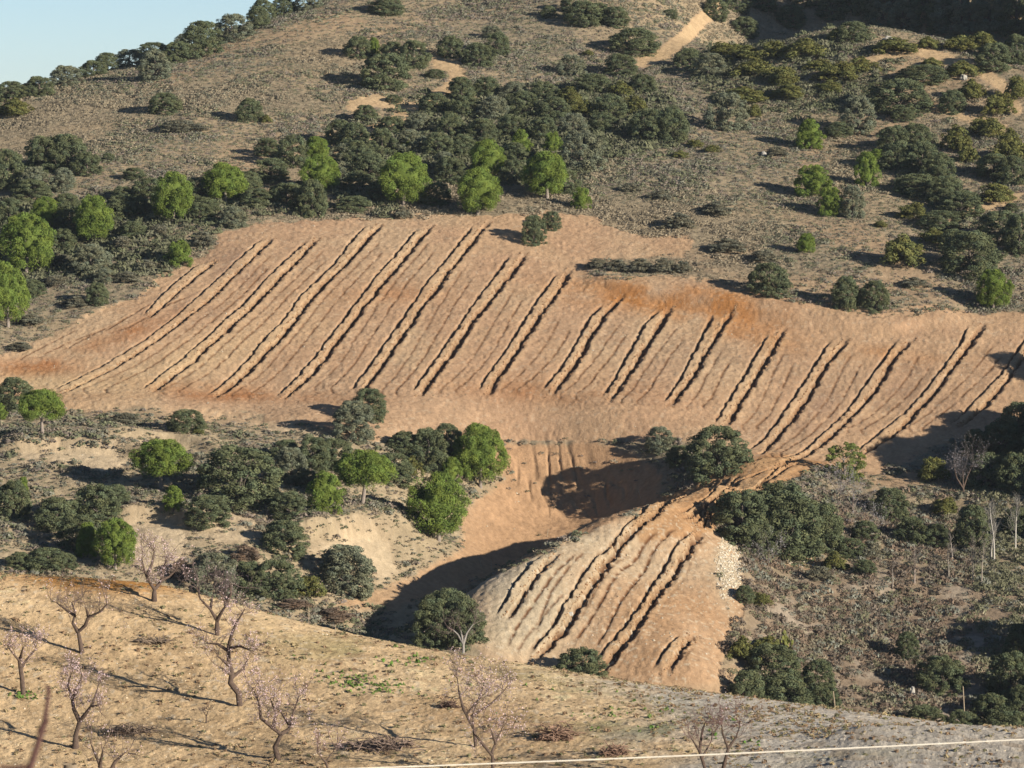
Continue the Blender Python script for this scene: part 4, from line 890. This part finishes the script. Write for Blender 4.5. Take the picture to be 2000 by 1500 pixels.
def near_sampler(dens):
    def f(r, N):
        y = 127+32*r.random(N); x = (r.random(N)-.5)*2*.155*y
        z = ground(x, y); u, v = proj(x, y, z); k, s, ci = dens(x, y, u, v, r); m = r.random(N) < k
        return x[m], y[m], s[m], ci[m]
    return f
def d_green(x, y, u, v, r):
    k = blob(u, v, 700, 1334, 80, 12, 9)*1.5+blob(u, v, 1100, 1380, 300, 30, 10)*.25*(vn(x, y, 1.2, 5) > .6)+blob(u, v, 45, 1358, 24, 6)*3+blob(u, v, 800, 1290, 60, 8)*.5
    return k, np.ones(len(x)), (r.random(len(x)) < .5).astype(int)
cover('grass', 'small patches of fresh green grass on the orchard slope', 'grass', 26000, near_sampler(d_green), tuft_mesh(8, 4, 1.2, .4), .16, [(.20,.36,.08),(.28,.38,.12)], 8)
def d_dry(x, y, u, v, r):
    g = fbm(x, y, 2.5, 3, 230); k = .12+sst(.5, .65, g)*.4+blob(u, v, 1080, 1430, 60, 14)+blob(u, v, 1200, 1470, 50, 12)+blob(u, v, 1620, 1425, 200, 12, 10)*.8
    c = r.random(len(x)); return k, .6+.8*r.random(len(x)), np.where(c < .4, 0, np.where(c < .75, 1, 2))
cover('weeds', 'dry brown weeds dotted over the orchard slope', 'weeds', 30000, near_sampler(d_dry), tuft_mesh(10, 9, 1.0, .35), .13, [(.46,.32,.20),(.58,.47,.27),(.36,.34,.19)], 9)
ico_v = unit(np.array([(1,1,1),(-1,-1,1),(-1,1,-1),(1,-1,-1),(1.2,0,0),(-1.2,0,0)], float))
STONE = (unit(np.array([(0,0,1),(1,0,.1),(0,1,0),(-1,.1,0),(0,-1,.1),(0,0,-1)], float))*[.5,.42,.36], np.array([(0,1,2),(0,2,3),(0,3,4),(0,4,1),(5,2,1),(5,3,2),(5,4,3),(5,1,4)]))
def d_st(x, y, u, v, r): return .35+.5*(vn(x, y, 3, 77) > .5), .5+1.3*r.random(len(x))**3, r.integers(0, 3, len(x))
stone = attr_mat('stone', scale=6, vary=.2)
cover('gravel', 'pale loose stones strewn over the orchard soil', 'stones', 80000, near_sampler(d_st), STONE, .060, [(.90,.74,.50),(.66,.50,.32),(.95,.85,.66)], 10, stone)
def d_rub(x, y, u, v, nz, r): 
    k = np.clip(blob(u, v, 1424, 1110, 22, 56)*3-.4, 0, 1)+blob(u, v, 1560, 1098, 30, 10)*.5
    return k, .5+1.2*r.random(len(x)), r.integers(0, 3, len(x))
cover('rubble', 'heap of white limestone rubble at the edge of the ploughed mound', 'rubble', 260000, far_sampler(d_rub, 290, 326), STONE, .17, [(.72,.64,.48),(.62,.52,.37),(.80,.73,.60)], 11, stone)
def d_clod(x, y, u, v, nz, r):
    k = pmask(u, v, MOUND, 4)*.35+pmask(u, v, FIELD, 6)*.10*(.3+blob(u, v, 430, 530, 160, 90))+pmask(u, v, GULLY, 6)*.05+(u < 620)*(v > 860)*.06
    return k, .4+1.1*r.random(len(x))**2, r.integers(0, 3, len(x))
cover('pebbles', 'small pale stones scattered on the ploughed soil', 'stones', 60000, far_sampler(d_clod, 288, 396), STONE, .16, [(.62,.52,.38),(.50,.38,.25),(.70,.63,.50)], 12, stone)

def clod_sampler(r, N):
    X, Y = [], []
    for R, L, H, t in FUR:
        w = world_line(R); n = int(N*(w[-1, 1]-w[0, 1])/900); y = r.uniform(w[0, 1], w[-1, 1], n); x = np.interp(y, w[:, 1], w[:, 0])+r.choice([-1, 1], n)*(t*.9+abs(r.normal(size=n))*.12)-.03
        X.append(x); Y.append(y)
    x, y = np.concatenate(X), np.concatenate(Y); return x, y, .5+.9*r.random(len(x)), r.integers(0, 3, len(x))
cover('clods', 'turned up earth clods lining the furrows', 'clods', 20000, clod_sampler, STONE, .17, [(.40,.24,.13),(.52,.34,.19),(.34,.19,.10)], 13, stone)

# ------------------------------------------------------------------ rocks, brush heaps, stakes, cactus, wire, twig
def rock(label, u, v, w, h, seed):
    bm = bmesh.new(); bmesh.ops.create_icosphere(bm, subdivisions=3, radius=.5); r = random.Random(seed)
    for q in bm.verts:
        n = q.co.normalized(); k = 1+.35*(noise.noise(n*1.7+Vector((seed, 0, 0))))+.12*noise.noise(n*5+Vector((0, seed, 0))); q.co = q.co*k
        q.co.z = max(q.co.z, -.25)
    me = bpy.data.meshes.new('boulder'); bm.to_mesh(me); bm.free()
    at = me.color_attributes.new('tint', 'FLOAT_COLOR', 'POINT')
    for d_ in at.data: d_.color = (.60, .57, .50, 1)
    me.materials.append(stone); o = link('boulder', me); p = hit(u, v); d = p[1]/F; o.location = (p[0], p[1], float(ground(p[0], p[1]))+h*d*.25); o.scale = (w*d, w*d*.8, h*d*1.3); o.rotation_euler.z = r.random()*6
    tag(o, label, 'boulder', 'white boulders on the right slope')
import bmesh
from mathutils import noise
rock('wide white boulder among bushes on the crest of the right spur', 1735, 80, 26, 12, 1)
rock('white boulder by the mats near the top right', 1882, 155, 15, 12, 2)
rock('small white boulder left of the larger one near the top right', 1744, 155, 9, 6, 3)
rock('white boulder left of the high round pine', 1492, 305, 13, 9, 4)
rock('white stone in the middle of the lower ploughed mound', 1114, 1196, 12, 8, 5)
rock('pale boulder beside the oak at the lower right', 1782, 1358, 14, 20, 6)
def heap(label, u, v, w, h, seed, col=(.22, .15, .12), near=True, n=130):
    r = np.random.default_rng(seed); f = hit(u, v, near=near); d = f[1]/F; f[2] = float(ground(f[0], f[1])); out = []
    for k in range(n):
        c = np.array([r.normal()*w*.22*d, r.normal()*w*.14*d, abs(r.normal())*h*.35*d]); a = unit(np.array([r.normal(), r.normal()*.7, r.normal()*.35+.15])); L = w*d*r.uniform(.08, .22)
        out.append(tube([c-a*L, c+[0, 0, .03], c+a*L], [.012, .022, .006], 3))
    V, Fq = merge(out); o = link('brush_heap', mesh_np('brush_heap', V, Fq, np.ones((len(V), 3))*col, bark)); o.location = f
    tag(o, label, 'brush heap', 'heaps of pruned branches')
heap('long heap of dark pruned branches low in the orchard', 745, 1462, 140, 20, 1, (.36, .27, .22), n=220)
heap('thin twigs standing in for shadows between the Y trunk tree and crooked tree', 255, 1432, 100, 14, 2, (.38, .29, .22), n=120)  # twigs added where only shadows lie on the ground
heap('small dark heap of twigs left of the broad pink tree', 875, 1382, 44, 18, 3, n=110)
heap('reddish dry twig heap right of the broad pink tree', 1085, 1445, 80, 34, 4, (.44, .29, .21), n=260)
heap('small reddish twig heap near the bottom centre', 1200, 1476, 60, 26, 5, (.44, .29, .21), n=160)
heap('faint grey twig heap in the middle of the orchard', 300, 1258, 76, 12, 6, (.36, .28, .21), n=90)
def stake(label, u, v, h, lean, near=False, rad=.03, col=(.55, .45, .32), group='wooden stakes'):
    f = hit(u, v, near=near); d = f[1]/F; f[2] = float(ground(f[0], f[1])); o = link('stake', None); 
    P = [(0, 0, -.3), (lean*d*.5, 0, h*d*.5), (lean*d, 0, h*d)]
    me = mesh_np('stake', *tube(P, [rad, rad, rad*.9], 6), np.ones((18, 3))*col, bark, smooth=True); bpy.data.objects.remove(o); o = link('stake', me); o.location = f; tag(o, label, 'stake', group)
stake('leaning pale wooden stake right of the lower oaks', 1634, 1414, 62, -7, rad=.045); stake('tall thin wooden stake right of the round dark oak', 1886, 1442, 100, -6, rad=.045)
stake('thin stake on the crest in front of the mound foot bush', 1167, 1358, 22, 0, True, .018)
stake('thin stake on the orchard crest by the dry brown bushes', 603, 1216, 34, 0, True, .014); stake('short stake on the orchard crest beside the dark gully', 655, 1238, 20, 0, True, .014)
stake('short tilted stake in the shade beside the gully floor', 942, 1106, 24, -9, rad=.03); stake('second short stake in the gully shade', 960, 1112, 20, -1, rad=.025)
stake('short stake in the upper gully shade by the ramp', 1068, 1048, 16, 3, rad=.025); stake('short tilted stake below the rim oak shade', 1252, 972, 16, -6, rad=.03)
# prickly pear
pr = link('prickly_pear', None); f = hit(1538, 1272); f[2] = float(ground(f[0], f[1])); pr.location = f; tag(pr, 'yellow green prickly pear cactus beside the lower oaks', 'cactus')
r = np.random.default_rng(3); pads = [(np.array([0, 0, .15]), 0.0)]
for k in range(26):
    b, a = pads[r.integers(0, len(pads))]; a2 = a+r.normal()*.5; pads.append((b+np.array([math.sin(a2)*.24, r.normal()*.13, math.cos(a2)*.22]), a2))
for b, a in pads:
    bm = bmesh.new(); bmesh.ops.create_uvsphere(bm, u_segments=10, v_segments=7, radius=1); me = bpy.data.meshes.new('pad'); bm.to_mesh(me); bm.free()
    at = me.color_attributes.new('tint', 'FLOAT_COLOR', 'POINT'); c = .85+.3*r.random()
    for d_ in at.data: d_.color = (.36*c, .38*c, .12*c, 1)
    me.materials.append(leaf); o = link('pad', me, pr); o.location = b; o.rotation_euler = (r.normal()*.3, a, r.normal()*.6); o.scale = (.11, .03, .16)
# fence wire across the foreground, between posts beyond both edges of the photo
wc = attr_mat('wire_metal', scale=20, vary=.1)
e = link('wire_fence', None); pL, pR = ray(620, 1502.5)*24, ray(2000, 1443)*24
dvec = pR-pL; a0, a1 = pL-dvec*.35, pR+dvec*.35
tag(e, 'thin pale wire stretched across the bottom of the view', 'fence wire')
Pw = [a0+(a1-a0)*t+np.array([0, 0, .03*((2*t-1)**2-1)+.0155]) for t in np.linspace(0, 1, 25)]
V, Fq = tube(Pw, [.0046]*25, 6); link('wire', mesh_np('wire', V, Fq, np.ones((len(V), 3))*(1.2, 1.12, .95), wc), e)
for q in (a0, a1):
    g = float(ground(q[0], q[1])); V, Fq = tube([(q[0], q[1], g-.4), (q[0], q[1], (g+q[2])/2), (q[0], q[1], q[2]+.1)], [.05, .05, .045], 8)
    link('post', mesh_np('post', V, Fq, np.ones((len(V), 3))*(.35, .28, .2), bark, smooth=True), e)
# a twig close to the camera, out of focus
t0 = ray(96, 1345)*6.0; t1 = ray(58, 1502)*6.0; g = float(ground(t1[0], 6.0)); pts_ = [(t1[0]-.05, 6.0, g-.1), (t1[0]-.03, 6.0, (g+t1[2])/2), tuple(t1), tuple(t1+(t0-t1)*.55+np.array([.006, 0, 0])), tuple(t0)]
V, Fq = tube(pts_, [.010, .008, .0055, .0045, .0035], 6); V2, F2 = tube([t1+(t0-t1)*.45, t1+(t0-t1)*.55+[.01, 0, .008]], [.004, .006], 5)
t2 = ray(0, 1497)*6.0; V3, F3 = tube([t1+[0, 0, .004], (t1+t2)/2, t2], [.004, .0035, .003], 5)
V4, F4 = tube([t0-[0, 0, .003], t0+[-.006, 0, .006]], [.004, .002], 5)
V, Fq = merge([(V, Fq), (V2, F2), (V3, F3), (V4, F4)])
tag(link('bare_twig', mesh_np('bare_twig', V, Fq, np.ones((len(V), 3))*(.16, .09, .08), bark)), 'blurred dark twig poking up close to the lens at the lower left', 'twig')
# ------------------------------------------------------------------ thin air haze over the whole valley
bm = bmesh.new(); bmesh.ops.create_cube(bm, size=1)
for q in bm.verts: q.co = Vector((q.co.x*12000, q.co.y*12000, -61.5+(q.co.z+.5)*(61.5+92)))
me = bpy.data.meshes.new('haze'); bm.to_mesh(me); bm.free()
hm = bpy.data.materials.new('haze'); hm.use_nodes = True; hn = hm.node_tree; hn.nodes.clear(); ho = hn.nodes.new('ShaderNodeOutputMaterial'); hv = hn.nodes.new('ShaderNodeVolumePrincipled')
hv.inputs['Color'].default_value = (.78, .88, 1, 1); hv.inputs['Density'].default_value = .00006; hv.inputs['Anisotropy'].default_value = .1
hn.links.new(hv.outputs[0], ho.inputs['Volume']); me.materials.append(hm)
tag(link('haze', me), 'thin bluish air haze over the valley', 'haze', kind='stuff')
S.cycles.volume_bounces = 0
